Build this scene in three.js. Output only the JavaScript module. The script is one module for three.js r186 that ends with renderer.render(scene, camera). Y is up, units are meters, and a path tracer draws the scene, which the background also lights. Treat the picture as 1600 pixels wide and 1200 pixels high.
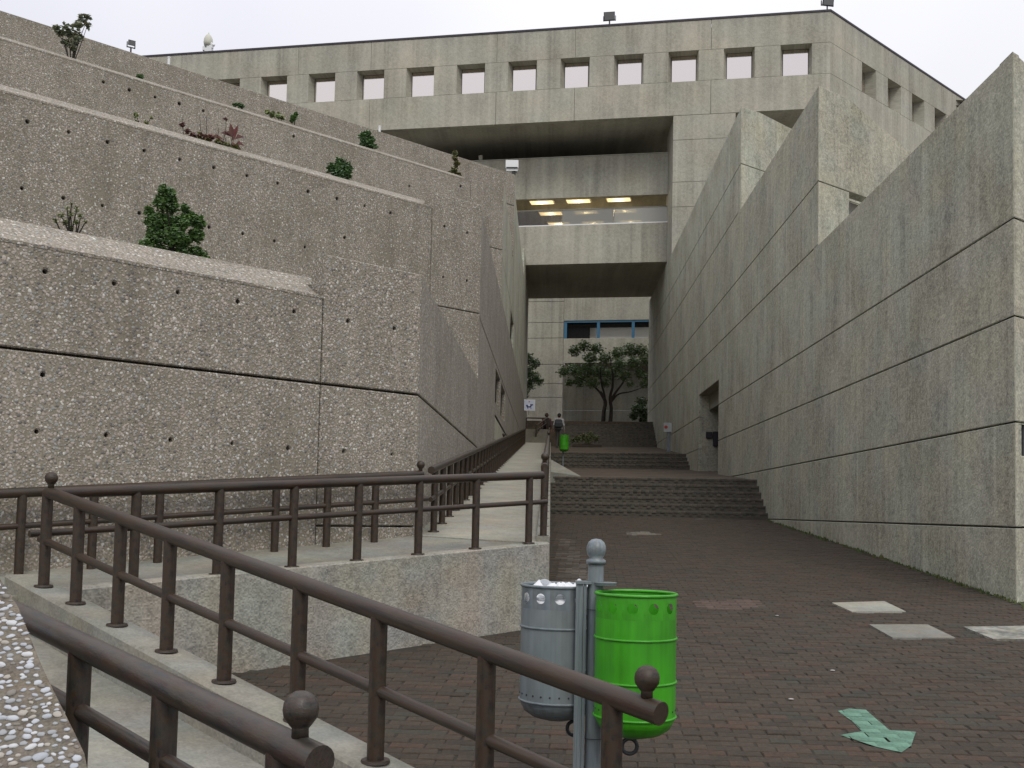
import * as THREE from 'three';
import { mergeGeometries, mergeVertices } from 'three/addons/utils/BufferGeometryUtils.js';
import { MarchingCubes } from 'three/addons/objects/MarchingCubes.js';

// ------------------------------------------------------------------ camera
// Read from the photograph (1600 x 1200): the joints of the right-hand wall meet at (858, 800), which is the
// walkway direction (-z); the horizon runs through that point; focal length 1700 px; lens centre at y = 697.
const F = 1700, CX = 800, CY = 697, EYE = 1.7;
const scene = new THREE.Scene();
const camera = new THREE.PerspectiveCamera(2 * Math.atan(600 / F) * 180 / Math.PI, 4 / 3, 0.1, 900);
const lens = (px, py) => new THREE.Vector3((px - CX) / F, -(py - CY) / F, -1);
const axisZ = lens(858, 800).normalize().negate();
const axisY = new THREE.Vector3().crossVectors(axisZ, lens(858 + 1000, 800 + 21.5)).normalize();
const axisX = new THREE.Vector3().crossVectors(axisY, axisZ);
const turn = new THREE.Matrix4().makeBasis(axisX, axisY, axisZ).transpose();
camera.quaternion.setFromRotationMatrix(turn);
camera.position.set(0, EYE, 0);
camera.setViewOffset(1600, 1200, 0, 600 - CY, 1600, 1200);
camera.updateMatrixWorld();

// ------------------------------------------------------------------ sky, sun, exposure
{
  const W = 512, H = 256, data = new Float32Array(W * H * 4);
  const n = (x, y) => { let v = 0, a = 0.5, f = 1; for (let o = 0; o < 4; o++) { v += a * Math.sin(x * f * 3.1 + 1.7 * Math.sin(y * f * 2.3 + o * 1.9)) * Math.cos(y * f * 4.7 + 1.3 * Math.sin(x * f * 1.9 + o)); a *= 0.5; f *= 2; } return v; };
  for (let j = 0; j < H; j++) for (let i = 0; i < W; i++) {
    const az = (i / W) * Math.PI * 2, el = (j / H - 0.5) * Math.PI;
    const c = n(Math.cos(az) * Math.cos(el) * 1.2 + 3, Math.sin(az) * Math.cos(el) * 1.2 + Math.sin(el));
    const b = el < -0.05 ? 0.3 : 1.32 * (1.5 + 1.5 * Math.sin(Math.max(0, el))) / 3 * (1 + 0.13 * c);   // overcast: brightest overhead
    const k = (j * W + i) * 4;
    data[k] = b * (0.985 + 0.03 * c); data[k + 1] = b * (0.99 + 0.02 * c); data[k + 2] = b * (1.055 - 0.04 * c); data[k + 3] = 1;
  }
  const sky = new THREE.DataTexture(data, W, H, THREE.RGBAFormat, THREE.FloatType);
  sky.mapping = THREE.EquirectangularReflectionMapping; sky.magFilter = sky.minFilter = THREE.LinearFilter; sky.wrapS = THREE.RepeatWrapping; sky.needsUpdate = true;
  scene.background = sky; scene.environment = sky;
}
const sun = new THREE.DirectionalLight(new THREE.Color(1, 0.95, 0.86), 1.2);
sun.position.set(18, 70, 40); sun.target.position.set(0, 0, -25); sun.shadow.radius = 40;
sun.castShadow = true; sun.shadow.mapSize.set(2048, 2048);
Object.assign(sun.shadow.camera, { left: -60, right: 60, top: 60, bottom: -60, near: 1, far: 200 });
scene.add(sun, sun.target);
const renderer = new THREE.WebGLRenderer({ antialias: true });
renderer.toneMapping = THREE.LinearToneMapping;
renderer.toneMappingExposure = 1.02;
renderer.shadowMap.enabled = true;

// ------------------------------------------------------------------ helpers
let seed = 7;
const rnd = () => { seed = (seed + 0x6d2b79f5) | 0; let t = Math.imul(seed ^ (seed >>> 15), 1 | seed); t = (t + Math.imul(t ^ (t >>> 7), 61 | t)) ^ t; return ((t ^ (t >>> 14)) >>> 0) / 4294967296; };
const rr = (a, b) => a + (b - a) * rnd();
const V3 = (x, y, z) => new THREE.Vector3(x, y, z);
const at = (l, h, d) => V3(l, h + EYE, -d);                       // l metres right of the eye, h above the eye, d ahead along the walkway
const ray = (px, py) => lens(px, py).applyMatrix4(turn).normalize();
const UP = V3(0, 1, 0);
const SLOPE = 0.0585;                                             // the plaza climbs away from the camera
const groundY = (d) => SLOPE * d;
const hitPlane = (px, py, p, n) => { const r = ray(px, py), e = V3(0, EYE, 0); return e.clone().addScaledVector(r, p.clone().sub(e).dot(n) / r.dot(n)); };
const hitGround = (px, py) => hitPlane(px, py, V3(0, 0, 0), V3(0, 1, SLOPE).normalize());
const hitDepth = (px, py, d) => hitPlane(px, py, V3(0, 0, -d), V3(0, 0, 1));
const vpDir = (px, py) => { const r = ray(px, py); return V3(r.x, 0, r.z).normalize(); };
const used = new Map();
const numbered = (n) => { const k = used.get(n) || 0; used.set(n, k + 1); return k ? n + '_' + String(k).padStart(3, '0') : n; };
const shadow = (o) => { o.castShadow = o.receiveShadow = true; return o; };
function thing(name, label, category, pos = [0, 0, 0], group) {
  const o = new THREE.Group(); o.name = numbered(name); o.position.set(...pos); o.userData = { label, category };
  if (group) o.userData.group = group;
  scene.add(o); return o;
}
function part(name, geo, mat, parent) { const m = shadow(new THREE.Mesh(geo, mat)); m.name = name; parent.add(m); return m; }
function solo(name, label, category, geo, mat, group) { const m = part(numbered(name), geo, mat, scene); m.userData = { label, category }; if (group) m.userData.group = group; return m; }
function structure(name, geo, mat) { const m = geo ? part(numbered(name), geo, mat, scene) : new THREE.Group(); if (!geo) { m.name = numbered(name); scene.add(m); } m.userData = { kind: 'structure' }; return m; }
// a wall face: o = a point on it, u = to the right seen from outside, n = outward
function frame(l, d, u) { return { o: V3(l, 0, -d), u: u.clone().normalize(), n: new THREE.Vector3().crossVectors(u, UP).normalize() }; }
const shifted = (f, back) => ({ o: f.o.clone().addScaledVector(f.n, -back), u: f.u, n: f.n });
const fp = (px, py, f) => { const p = hitPlane(px, py, f.o, f.n); return [p.clone().sub(f.o).dot(f.u), p.y]; };
const onFrame = (f, s, y, out = 0) => f.o.clone().addScaledVector(f.u, s).addScaledVector(f.n, out).setY(y);
function slab(f, pts, thick, { holes = [], bevel = 0.008, back = 0 } = {}) {
  const sh = new THREE.Shape(pts.map((p) => new THREE.Vector2(p[0], p[1])));
  for (const h of holes) { const q = new THREE.Path(); if (h.length === 3) q.absarc(h[0], h[1], h[2], 0, Math.PI * 2, true); else { q.setFromPoints(h.map((p) => new THREE.Vector2(p[0], p[1]))); } sh.holes.push(q); }
  const g = new THREE.ExtrudeGeometry(sh, { depth: thick - 2 * bevel, bevelEnabled: bevel > 0, bevelThickness: bevel, bevelSize: bevel, bevelOffset: -bevel, bevelSegments: 1, curveSegments: 5 });
  g.translate(0, 0, -(thick - bevel) - back);
  g.applyMatrix4(new THREE.Matrix4().makeBasis(f.u, UP, f.n).setPosition(f.o));
  return g;
}
const rect = (s0, s1, y0, y1) => [[s0, y0], [s1, y0], [s1, y1], [s0, y1]];
// a prism with a plan outline [[l, d], ...] and per-corner top heights (above the eye) or one top; bottom one height
function prism(plan, top, bottom, uvScale = 1) {
  const tops = plan.map((p, i) => at(p[0], Array.isArray(top) ? top[i] : top, p[1])), bots = plan.map((p) => at(p[0], bottom, p[1]));
  return solidBetween(tops, bots);
}
function solidBetween(tops, bots) {
  const contour = tops.map((p) => new THREE.Vector2(p.x, -p.z));
  const faces = THREE.ShapeUtils.triangulateShape(contour, []), pos = [], uv = [];
  const area = THREE.ShapeUtils.area(contour), flip = area < 0;
  const push = (p, u, v) => { pos.push(p.x, p.y, p.z); uv.push(u, v); };
  for (const f of faces) {
    for (const i of flip ? [f[2], f[1], f[0]] : f) push(tops[i], tops[i].x, -tops[i].z);
    for (const i of flip ? f : [f[2], f[1], f[0]]) push(bots[i], bots[i].x, -bots[i].z);
  }
  let run = 0;
  for (let i = 0; i < tops.length; i++) {
    const j = (i + 1) % tops.length, len = Math.hypot(tops[j].x - tops[i].x, tops[j].z - tops[i].z);
    const q = [[bots[i], run], [bots[j], run + len], [tops[j], run + len], [tops[i], run]];
    for (const k of flip ? [0, 2, 1, 0, 3, 2] : [0, 1, 2, 0, 2, 3]) push(q[k][0], q[k][1], q[k][0].y);
    run += len;
  }
  const g = new THREE.BufferGeometry();
  g.setAttribute('position', new THREE.Float32BufferAttribute(pos, 3)); g.setAttribute('uv', new THREE.Float32BufferAttribute(uv, 2));
  g.computeVertexNormals(); return g;
}
function bar(a, b, r, seg = 12, r2 = r) {                          // a round bar from a to b
  const d = b.clone().sub(a), g = new THREE.CylinderGeometry(r2, r, d.length(), seg);
  g.applyQuaternion(new THREE.Quaternion().setFromUnitVectors(UP, d.clone().normalize()));
  const m = a.clone().add(b).multiplyScalar(0.5); g.translate(m.x, m.y, m.z); return g;
}
const box = (w, h, d, x = 0, y = 0, z = 0) => new THREE.BoxGeometry(w, h, d).translate(x, y, z);
const mergeAll = (list) => mergeGeometries(list.map((g) => { const q = g.index ? g.toNonIndexed() : g.clone(); for (const k of Object.keys(q.attributes)) if (!['position', 'normal', 'uv'].includes(k)) q.deleteAttribute(k); return q; }));

// ------------------------------------------------------------------ procedural textures
function lattice(n) { const t = new Float32Array(n * n); for (let i = 0; i < t.length; i++) t[i] = rnd(); return t; }
function noiseTile(px, py) {                                        // tileable value noise, px by py cells per tile
  const w = px, h = py, t = new Float32Array(w * h); for (let i = 0; i < t.length; i++) t[i] = rnd();
  return (u, v) => {
    const x = u * w, y = v * h, i = Math.floor(x), j = Math.floor(y); let a = x - i, b = y - j; a = a * a * (3 - 2 * a); b = b * b * (3 - 2 * b);
    const i0 = ((i % w) + w) % w, i1 = (i0 + 1) % w, j0 = ((j % h) + h) % h, j1 = (j0 + 1) % h;
    return (t[j0 * w + i0] * (1 - a) + t[j0 * w + i1] * a) * (1 - b) + (t[j1 * w + i0] * (1 - a) + t[j1 * w + i1] * a) * b;
  };
}
const srgb = (x) => Math.max(0, Math.min(255, 255 * (x <= 0.0031308 ? 12.92 * x : 1.055 * Math.pow(x, 1 / 2.4) - 0.055)));
const LUT = new Uint8Array(4096); for (let i = 0; i < 4096; i++) LUT[i] = Math.round(srgb(i / 4095));
function textures(size, metres, fn) {                               // fn(u, v, out) writes linear colour out[0..2] and height out[3]
  const c = new Uint8Array(size * size * 4), b = new Uint8Array(size * size * 4), o = [0, 0, 0, 0];
  for (let j = 0; j < size; j++) for (let i = 0; i < size; i++) {
    fn((i + 0.5) / size, (j + 0.5) / size, o); const k = (j * size + i) * 4;
    for (let q = 0; q < 3; q++) c[k + q] = LUT[Math.max(0, Math.min(4095, (o[q] * 4095) | 0))];
    c[k + 3] = 255; b[k] = b[k + 1] = b[k + 2] = Math.max(0, Math.min(255, o[3] * 255)); b[k + 3] = 255;
  }
  return [c, b].map((data, i) => {
    const t = new THREE.DataTexture(data, size, size); t.wrapS = t.wrapT = THREE.RepeatWrapping; t.magFilter = THREE.LinearFilter; t.minFilter = THREE.LinearMipmapLinearFilter; t.generateMipmaps = true;
    t.repeat.set(1 / metres, 1 / metres); if (!i) t.colorSpace = THREE.SRGBColorSpace; t.needsUpdate = true; return t;
  });
}
function pebbleTextures(size, metres, cells, stoneTone, mortar, density) {
  const N = cells, cx = new Float32Array(N * N), cy = new Float32Array(N * N), rad = new Float32Array(N * N), ang = new Float32Array(N * N), tone = new Float32Array(N * N), hue = new Float32Array(N * N), asp = new Float32Array(N * N);
  for (let i = 0; i < N * N; i++) { cx[i] = rnd(); cy[i] = rnd(); rad[i] = rr(0.26, 0.62); ang[i] = rr(0, 3.14); tone[i] = rnd(); hue[i] = rnd(); asp[i] = rr(0.5, 0.95); }
  const big = noiseTile(5, 5), mid = noiseTile(17, 17), fine = noiseTile(400, 400), drip = noiseTile(60, 5);
  return textures(size, metres, (u, v, o) => {
    const m = 0.6 * big(u, v) + 0.4 * mid(u, v), g = fine(u, v), s = 0.9 + 0.2 * drip(u, v);
    const x = u * N, y = v * N, i0 = Math.floor(x), j0 = Math.floor(y);
    let best = -1, hgt = 0;
    for (let dj = -1; dj <= 1; dj++) for (let di = -1; di <= 1; di++) {
      const i = (i0 + di + N) % N, j = (j0 + dj + N) % N, k = j * N + i;
      if (tone[k] * 0.5 + hue[k] * 0.5 > density * (0.4 + 1.2 * m)) continue;
      const dx = x - (i0 + di + cx[k]), dy = y - (j0 + dj + cy[k]), ca = Math.cos(ang[k]), sa = Math.sin(ang[k]);
      const a = (dx * ca + dy * sa) / rad[k], b = (-dx * sa + dy * ca) / (rad[k] * asp[k]), q = 1 - a * a - b * b;
      if (q > hgt) { hgt = q; best = k; }
    }
    if (best < 0) { const t = (0.72 + 0.5 * g) * s * (0.85 + 0.3 * m); o[0] = mortar[0] * t; o[1] = mortar[1] * t; o[2] = mortar[2] * t; o[3] = 0.12 + 0.1 * g; return; }
    const c = stoneTone(tone[best], hue[best]), t = (0.88 + 0.24 * g) * s;
    o[0] = c[0] * t; o[1] = c[1] * t; o[2] = c[2] * t; o[3] = 0.3 + 0.7 * Math.sqrt(hgt);
  });
}
function concreteTextures(size, metres, base, { grain = 0.3, mottle = 0.25, streak = 0.25, fineCells = 420, tint = 0.06 } = {}) {
  const f1 = noiseTile(fineCells, fineCells), f2 = noiseTile(fineCells / 3 | 0, fineCells / 3 | 0), m1 = noiseTile(7, 7), m2 = noiseTile(23, 23), s1 = noiseTile(47, 3), s2 = noiseTile(160, 5), h = noiseTile(13, 13), gr = noiseTile(9, 9);
  return textures(size, metres, (u, v, o) => {
    const a = f1(u, v), b = f2(u, v), m = 0.6 * m1(u, v) + 0.4 * m2(u, v), s = 0.6 * s1(u, v) + 0.4 * s2(u, v);
    const t = 1 + grain * (0.6 * a + 0.4 * b - 0.5) * 2 + mottle * (m - 0.5) * 2 + streak * (s - 0.5) * (0.5 + m1(v, u)) * 2, q = (h(u, v) - 0.5) * tint * 2, w = (gr(u, v) - 0.5) * tint;
    o[0] = base[0] * t * (1 + q); o[1] = base[1] * t * (1 + w); o[2] = base[2] * t * (1 - q); o[3] = 0.6 * a + 0.4 * b;
  });
}
const mat = (color, rough = 0.9, extra = {}) => new THREE.MeshStandardMaterial({ color: Array.isArray(color) ? new THREE.Color().setRGB(...color) : color, roughness: rough, ...extra });
const texMat = ([map, bumpMap], bump, extra = {}) => new THREE.MeshStandardMaterial({ map, bumpMap, bumpScale: bump, roughness: 0.93, ...extra });
const stones = (t, h) => stones0(t, h).map((v, i) => v * [0.96, 0.965, 0.93][i]);
const stones0 = (t, h) => h < 0.1 ? [0.16, 0.15, 0.15] : h < 0.28 ? [0.4, 0.34, 0.3] : h < 0.46 ? [0.31, 0.315, 0.31] : h < 0.54 ? [0.58, 0.56, 0.53] : [0.3 + 0.17 * t, 0.27 + 0.15 * t, 0.25 + 0.14 * t];
const pebbleTex = pebbleTextures(2048, 4, 156, stones, [0.235, 0.209, 0.162], 0.84);
const farPebbleTex = pebbleTextures(2048, 5, 195, stones, [0.235, 0.209, 0.162], 0.84);
const hammered = concreteTextures(2048, 6, [0.375, 0.368, 0.292], { grain: 0.4, mottle: 0.22, streak: 0.18, fineCells: 340, tint: 0.04 });
const facadeTex = concreteTextures(2048, 14, [0.355, 0.342, 0.282], { grain: 0.2, mottle: 0.16, streak: 0.2, fineCells: 460, tint: 0.025 });
const slabTex = concreteTextures(1024, 3, [0.235, 0.228, 0.192], { grain: 0.22, mottle: 0.22, streak: 0.04, fineCells: 300 });
const M = {
  pebble: texMat(pebbleTex, 0.005), farPebble: texMat(farPebbleTex, 0.005), roughWall: texMat(concreteTextures(1024, 3, [0.28, 0.268, 0.228], { grain: 0.4, mottle: 0.2, streak: 0.1, fineCells: 270 }), 0.006), rampFloor: texMat(slabTex, 0.003, { color: new THREE.Color().setRGB(1.35, 1.33, 1.3) }),
  hammered: texMat(hammered, 0.006), facade: texMat(facadeTex, 0.006), slab: texMat(slabTex, 0.003),
  backing: mat([0.26, 0.25, 0.215], 1), interior: mat([0.3, 0.28, 0.24], 0.9), ceiling: mat([0.24, 0.228, 0.195], 0.9),
  rail: mat([0.042, 0.025, 0.0145], 0.48), railWorn: mat([0.05, 0.036, 0.027], 0.42),
  flashing: mat([0.03, 0.025, 0.035], 0.6), darkMetal: mat([0.025, 0.026, 0.03], 0.5),
  mirrorGlass: new THREE.MeshPhysicalMaterial({ color: new THREE.Color().setRGB(0.78, 0.72, 0.68), metalness: 1, roughness: 0.08 }),
  darkGlass: new THREE.MeshPhysicalMaterial({ color: new THREE.Color().setRGB(0.012, 0.012, 0.014), roughness: 0.12 }),
  soil: mat([0.05, 0.038, 0.028], 1), white: mat([0.72, 0.73, 0.74], 0.5),
};

// ------------------------------------------------------------------ directions of the place
const WALK = V3(0, 0, -1);
const dirLeft = vpDir(2570, 837);                                  // the terrace fronts on the left, 45 degrees to the walkway
const dirWedge = vpDir(2850, 843);                                 // the fronts of the stepped building on the right
const dirReturn = vpDir(2530, 836);                                // the side of the top block
const dirFacade = vpDir(-7650, 617).negate();                      // the facade, to the right
const tanF = dirFacade.z / dirFacade.x;                            // metres nearer per metre to the right
const WR = 5.5, WL = -1.35;                                        // planes of the right wall and the left wall
const depthAt = (px, py, l) => -hitPlane(px, py, V3(l, 0, 0), V3(1, 0, 0)).z;   // where the sight line meets the wall plane x = l

// ------------------------------------------------------------------ ground sheet
const noiseG = noiseTile(64, 64);
structure('ground', new THREE.PlaneGeometry(400, 400, 1, 1).rotateX(-Math.PI / 2).applyMatrix4(new THREE.Matrix4().makeRotationX(Math.atan(SLOPE))).translate(0, -0.05 + SLOPE * 120, -120), mat([0.1, 0.085, 0.07], 1));

// ------------------------------------------------------------------ ramp lines in plan
const pD1 = hitGround(819, 982.5), pD2 = hitGround(420, 1043);
const dD = pD1.clone().sub(pD2).setY(0).normalize();
const fD = frame(pD1.x, -pD1.z, dD);                               // face of the upper ramp's low wall
const cornerD = onFrame(fD, fp(858, 900, fD)[0], 0);               // its right end
const endD = onFrame(fD, fp(40, 900, fD)[0], 0);                   // its left end
const bFar = [endD.x + 0.05, -endD.z + 0.05], bNear = [0.3, 3.5];
const dB = V3(bNear[0] - bFar[0], 0, -(bNear[1] - bFar[1])).normalize();
const fB = frame(bFar[0], bFar[1], dB);                            // vertical plane of the railing beside the bins
const fA = frame(bFar[0] + fB.n.x * 1.36, bFar[1] - fB.n.z * 1.36, dB);
const sCornerD = cornerD.clone().sub(fD.o).dot(fD.u), sEndD = endD.clone().sub(fD.o).dot(fD.u);

// ------------------------------------------------------------------ plaza paving
const arrow2d = [[825, 965], [870, 955], [940, 960], [1040, 1045], [1150, 1052], [1130, 1110], [1090, 1138], [985, 1115], [835, 1065], [925, 1050], [882, 1005], [852, 985]].map(([x, y]) => hitGround(1000 + x / 2.667, 750 + y / 2.667));
const coverPx = [[[1298, 943], [1382.5, 940.5], [1417, 957], [1330, 957.4]], [[1356, 977], [1450, 977], [1495, 998.6], [1394, 998.6]], [[1502.5, 980.6], [1610, 979], [1660, 1001], [1551, 1000.5]]];
const covers = coverPx.map((q) => q.map(([x, y]) => hitGround(x, y)));
const inPoly = (x, z, poly) => { let c = false; for (let i = 0, j = poly.length - 1; i < poly.length; j = i++) { const a = poly[i], b = poly[j]; if ((a.z > z) !== (b.z > z) && x < (b.x - a.x) * (z - a.z) / (b.z - a.z) + a.x) c = !c; } return c; };
const redPatch = [[1088, 938], [1176, 935], [1192, 948], [1109, 954]].map(([x, y]) => hitGround(x, y));
const palePatches = [[[983, 831], [1020, 831], [1030, 836], [985, 836]], [[1080, 805], [1172, 806], [1170, 811], [1090, 811]]].map((q) => q.map(([x, y]) => hitGround(x, y)));
const paleZone = [[874, 842], [890, 842], [935, 905], [880, 912]].map(([x, y]) => hitGround(x, y));
function chamferBrick(w, h, d, c) {
  const x = w / 2, z = d / 2, xi = x - c, zi = z - c, g = new THREE.BufferGeometry();
  const T = [[-xi, 0, zi], [xi, 0, zi], [xi, 0, -zi], [-xi, 0, -zi]], S = [[-x, -c, z], [x, -c, z], [x, -c, -z], [-x, -c, -z]], B = [[-x, -h, z], [x, -h, z], [x, -h, -z], [-x, -h, -z]];
  const p = []; const quad = (a, b, c2, d2) => p.push(...a, ...b, ...c2, ...a, ...c2, ...d2);
  quad(...T); for (let i = 0; i < 4; i++) { const j = (i + 1) % 4; quad(S[i], S[j], T[j], T[i]); quad(B[i], B[j], S[j], S[i]); }
  g.setAttribute('position', new THREE.Float32BufferAttribute(p, 3));
  const uv = []; for (let i = 0; i < p.length; i += 3) uv.push(p[i] + 0.3, p[i + 2] + 0.3 + p[i + 1]); g.setAttribute('uv', new THREE.Float32BufferAttribute(uv, 2));
  g.computeVertexNormals(); return g;
}
const brickTex = concreteTextures(512, 0.7, [1, 1, 1].map((v) => v * 0.8), { grain: 0.28, mottle: 0.2, streak: 0, fineCells: 120 });
const paverGeo = chamferBrick(0.1955, 0.05, 0.0962, 0.006);
const brickColor = () => { const t = rr(0.8, 1.2), k = rnd(); const c = k < 0.12 ? [0.07, 0.044, 0.028] : k < 0.22 ? [0.05, 0.046, 0.032] : [0.059, 0.044, 0.029]; return new THREE.Color().setRGB(c[0] * t, c[1] * t, c[2] * t); };
const tiltG = new THREE.Quaternion().setFromAxisAngle(V3(1, 0, 0), Math.atan(SLOPE));
const plaza = structure('plaza_paving');
{
  const sheet = [[-6, -6], [8, -6], [8, 28.6], [-6, 28.6]];
  part('bedding_sand', solidBetween(sheet.map(([l, d]) => V3(l, groundY(d) - 0.0085, -d)), sheet.map(([l, d]) => V3(l, groundY(d) - 0.04, -d))), mat([0.032, 0.027, 0.02], 1), plaza);
  const list = [], rot = -0.035, cr = Math.cos(rot), sr = Math.sin(rot);
  for (let b = -20; b < 300; b++) for (let a = -45; a < 60; a++) {
    const u = (a + (b % 2 ? 0.5 : 0) + rr(-0.05, 0.05)) * 0.2, w = b * 0.1 + rr(-0.003, 0.003);
    const l = u * cr - w * sr, d = u * sr + w * cr;
    if (d < 3.2 || l > WR - 0.06 || l < -4) continue;
    if (d > 28.25 - l * tanF + 0.05) continue;
    const P = V3(l, groundY(d), -d);
    const inFrontD = P.clone().sub(fD.o).dot(fD.n), sD = P.clone().sub(fD.o).dot(fD.u);
    if (sD < sCornerD + 0.05 && inFrontD < 0.07) continue;
    if (d > -cornerD.z - 0.3 && l < cornerD.x + 0.07) continue;
    if (P.clone().sub(fB.o).dot(fB.n) > -0.17 ) continue;
    if (covers.some((c) => inPoly(P.x, P.z, c))) continue;
    list.push({ P, l, d });
  }
  const rank = list.map((e, i) => ({ i, v: (() => { const q = e.P.clone().project(camera); const vis = Math.abs(q.x) < 1 && Math.abs(q.y) < 1; return vis ? e.P.distanceTo(camera.position) : 1e6; })() })).sort((p, q) => p.v - q.v);
  const near = new Set(rank.slice(0, 300).map((e) => e.i));
  const tones = []; for (let i = 0; i < 14; i++) tones.push(texMat(brickTex, 0.004, { color: brickColor() }));
  const far = new THREE.InstancedMesh(paverGeo, texMat(brickTex, 0.004), list.length - Math.min(300, list.length));
  far.name = 'paver_field'; far.userData = { kind: 'stuff' }; shadow(far);
  const m4 = new THREE.Matrix4(), s1 = V3(1, 1, 1); let k = 0;
  list.forEach((e, i) => {
    const q = new THREE.Quaternion().setFromEuler(new THREE.Euler(rr(-0.014, 0.014), rot + rr(-0.02, 0.02), rr(-0.014, 0.014))).premultiply(tiltG);
    const pos = e.P.clone(); pos.y += rr(-0.0045, 0.003);
    let c = brickColor();
    if (inPoly(e.P.x, e.P.z, redPatch)) c = new THREE.Color().setRGB(0.11, 0.075, 0.058).multiplyScalar(rr(0.7, 1.3));
    if (palePatches.some((p) => inPoly(e.P.x, e.P.z, p))) c = new THREE.Color().setRGB(0.2, 0.185, 0.15).multiplyScalar(rr(0.6, 1.1));
    if (inPoly(e.P.x, e.P.z, paleZone) && rnd() < 0.6) c = new THREE.Color().setRGB(0.13, 0.11, 0.088).multiplyScalar(rr(0.6, 1.1));
    if (near.has(i)) { const p = part('paver', paverGeo, tones[Math.floor(rnd() * tones.length)], plaza); p.position.copy(pos); p.quaternion.copy(q); }
    else { far.setMatrixAt(k, m4.compose(pos, q, s1)); far.setColorAt(k, c); k++; }
    e.q = q;
  });
  plaza.add(far);
  // the painted arrow lies on each paver it crosses, cut at the joints
  const clip = (poly, f) => { const out = []; for (let i = 0; i < poly.length; i++) { const a = poly[i], b = poly[(i + 1) % poly.length], fa = f(a), fb = f(b); if (fa >= 0) out.push(a); if ((fa >= 0) !== (fb >= 0)) { const t = fa / (fa - fb); out.push([a[0] + (b[0] - a[0]) * t, a[1] + (b[1] - a[1]) * t]); } } return out; };
  const geos = [];
  for (const e of list) {
    const ca = Math.cos(rot), sa = Math.sin(rot);
    let poly = arrow2d.map((p) => { const dx = p.x - e.P.x, dz = p.z - e.P.z; return [dx * ca - dz * sa, dx * sa + dz * ca]; });
    for (const f of [(p) => 0.099 - p[0], (p) => 0.099 + p[0], (p) => 0.049 - p[1], (p) => 0.049 + p[1]]) poly = poly.length ? clip(poly, f) : poly;
    if (poly.length < 3) continue;
    const g = new THREE.ShapeGeometry(new THREE.Shape(poly.map((p) => new THREE.Vector2(p[0], -p[1])))).rotateX(-Math.PI / 2);
    g.translate(0, 0.0035, 0).applyQuaternion(e.q).translate(e.P.x, e.P.y + 0.001, e.P.z); geos.push(g);
  }
  solo('painted_arrow', 'pale green arrow painted across the brown brick paving', 'arrow marking', mergeAll(geos), texMat(concreteTextures(256, 0.6, [0.11, 0.215, 0.155], { grain: 0.35, mottle: 0.45, streak: 0, fineCells: 60 }), 0.001));
}
const coverLabels = ['square pale concrete cover set in paving, alone behind the grey one', 'grey concrete cover set in paving beside a mottled cover', 'mottled dirty concrete cover set in paving nearest the right wall'];
covers.forEach((c, i) => {
  const o = thing('access_cover', coverLabels[i], 'access cover', [0, 0, 0], 'concrete covers in the paving');
  const mid = c.reduce((s, p) => s.add(p), V3(0, 0, 0)).multiplyScalar(0.25), inset = (p, k) => p.clone().lerp(mid, k);
  part('lid', solidBetween(c.map((p) => inset(p, 0.03).setY(inset(p, 0.03).y + 0.012)), c.map((p) => inset(p, 0.03).setY(p.y - 0.05))), texMat(i === 2 ? concreteTextures(256, 0.9, [0.24, 0.235, 0.2], { grain: 0.3, mottle: 0.7, streak: 0, fineCells: 60 }) : slabTex, 0.002, { color: new THREE.Color().setScalar([1.3, 0.85, 1][i]) }), o);
});

// ------------------------------------------------------------------ stairs, landings, court
const stairsBrickMat = texMat(brickTex, 0.004);
function stairs(name, label, l0, l1, dRight, hFoot, risers, rise, tread) {
  const o = thing(name, label, 'stairs'), bricks = [], front = (l, i) => dRight + (WR - l) * tanF + i * tread;
  for (let i = 0; i < risers; i++) {
    const h1 = hFoot + (i + 1) * rise;
    part('step', prism([[l0, front(l0, i)], [l1, front(l1, i)], [l1, front(l1, i) + tread + 0.35], [l0, front(l0, i) + tread + 0.35]], h1 - 0.006, hFoot - 0.9), mat([0.1, 0.09, 0.075], 1), o);
    const n = Math.floor((l1 - l0) / 0.105);
    for (let k = 0; k < n; k++) { const l = l0 + 0.06 + k * 0.105; bricks.push(at(l, h1 - 0.0, front(l, i) + 0.045)); }                    // header course along the nosing
    for (let row = 0; row < 1; row++) { const m = Math.floor((l1 - l0) / 0.205); for (let k = 0; k < m; k++) { const l = l0 + 0.11 + k * 0.205; bricks.push(at(l, h1 - 0.062, front(l, i) + 0.05)); } }
  }
  const half = chamferBrick(0.097, 0.058, 0.13, 0.007), inst = new THREE.InstancedMesh(half, stairsBrickMat, bricks.length), m4 = new THREE.Matrix4(), q0 = new THREE.Quaternion().setFromAxisAngle(UP, -Math.atan(tanF));
  bricks.forEach((p, i) => { const k = rnd(), t = rr(0.75, 1.2); inst.setMatrixAt(i, m4.compose(p.clone().add(V3(0, rr(-0.004, 0.004), rr(-0.008, 0.008))), q0, V3(1, 1, 1))); inst.setColorAt(i, k < 0.04 ? new THREE.Color().setRGB(0.15, 0.135, 0.11) : k < 0.4 ? new THREE.Color().setRGB(0.1 * t, 0.099 * t, 0.08 * t) : new THREE.Color().setRGB(0.135 * t, 0.116 * t, 0.094 * t)); });
  inst.name = 'brick_edging'; inst.userData = { kind: 'stuff' }; shadow(inst); o.add(inst); return o;
}
const D1 = depthAt(1200, 806, WR);
const foot1 = -EYE + SLOPE * D1;
stairs('brick_stairs', 'lowest flight of worn brick stairs rising from the sloping plaza', 0.02, WR, D1, foot1, 6, 0.178, 0.3);
const top1 = foot1 + 6 * 0.178, D1t = D1 + 5 * 0.3 + 0.3, D2 = 43, h2 = 1.79;
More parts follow.
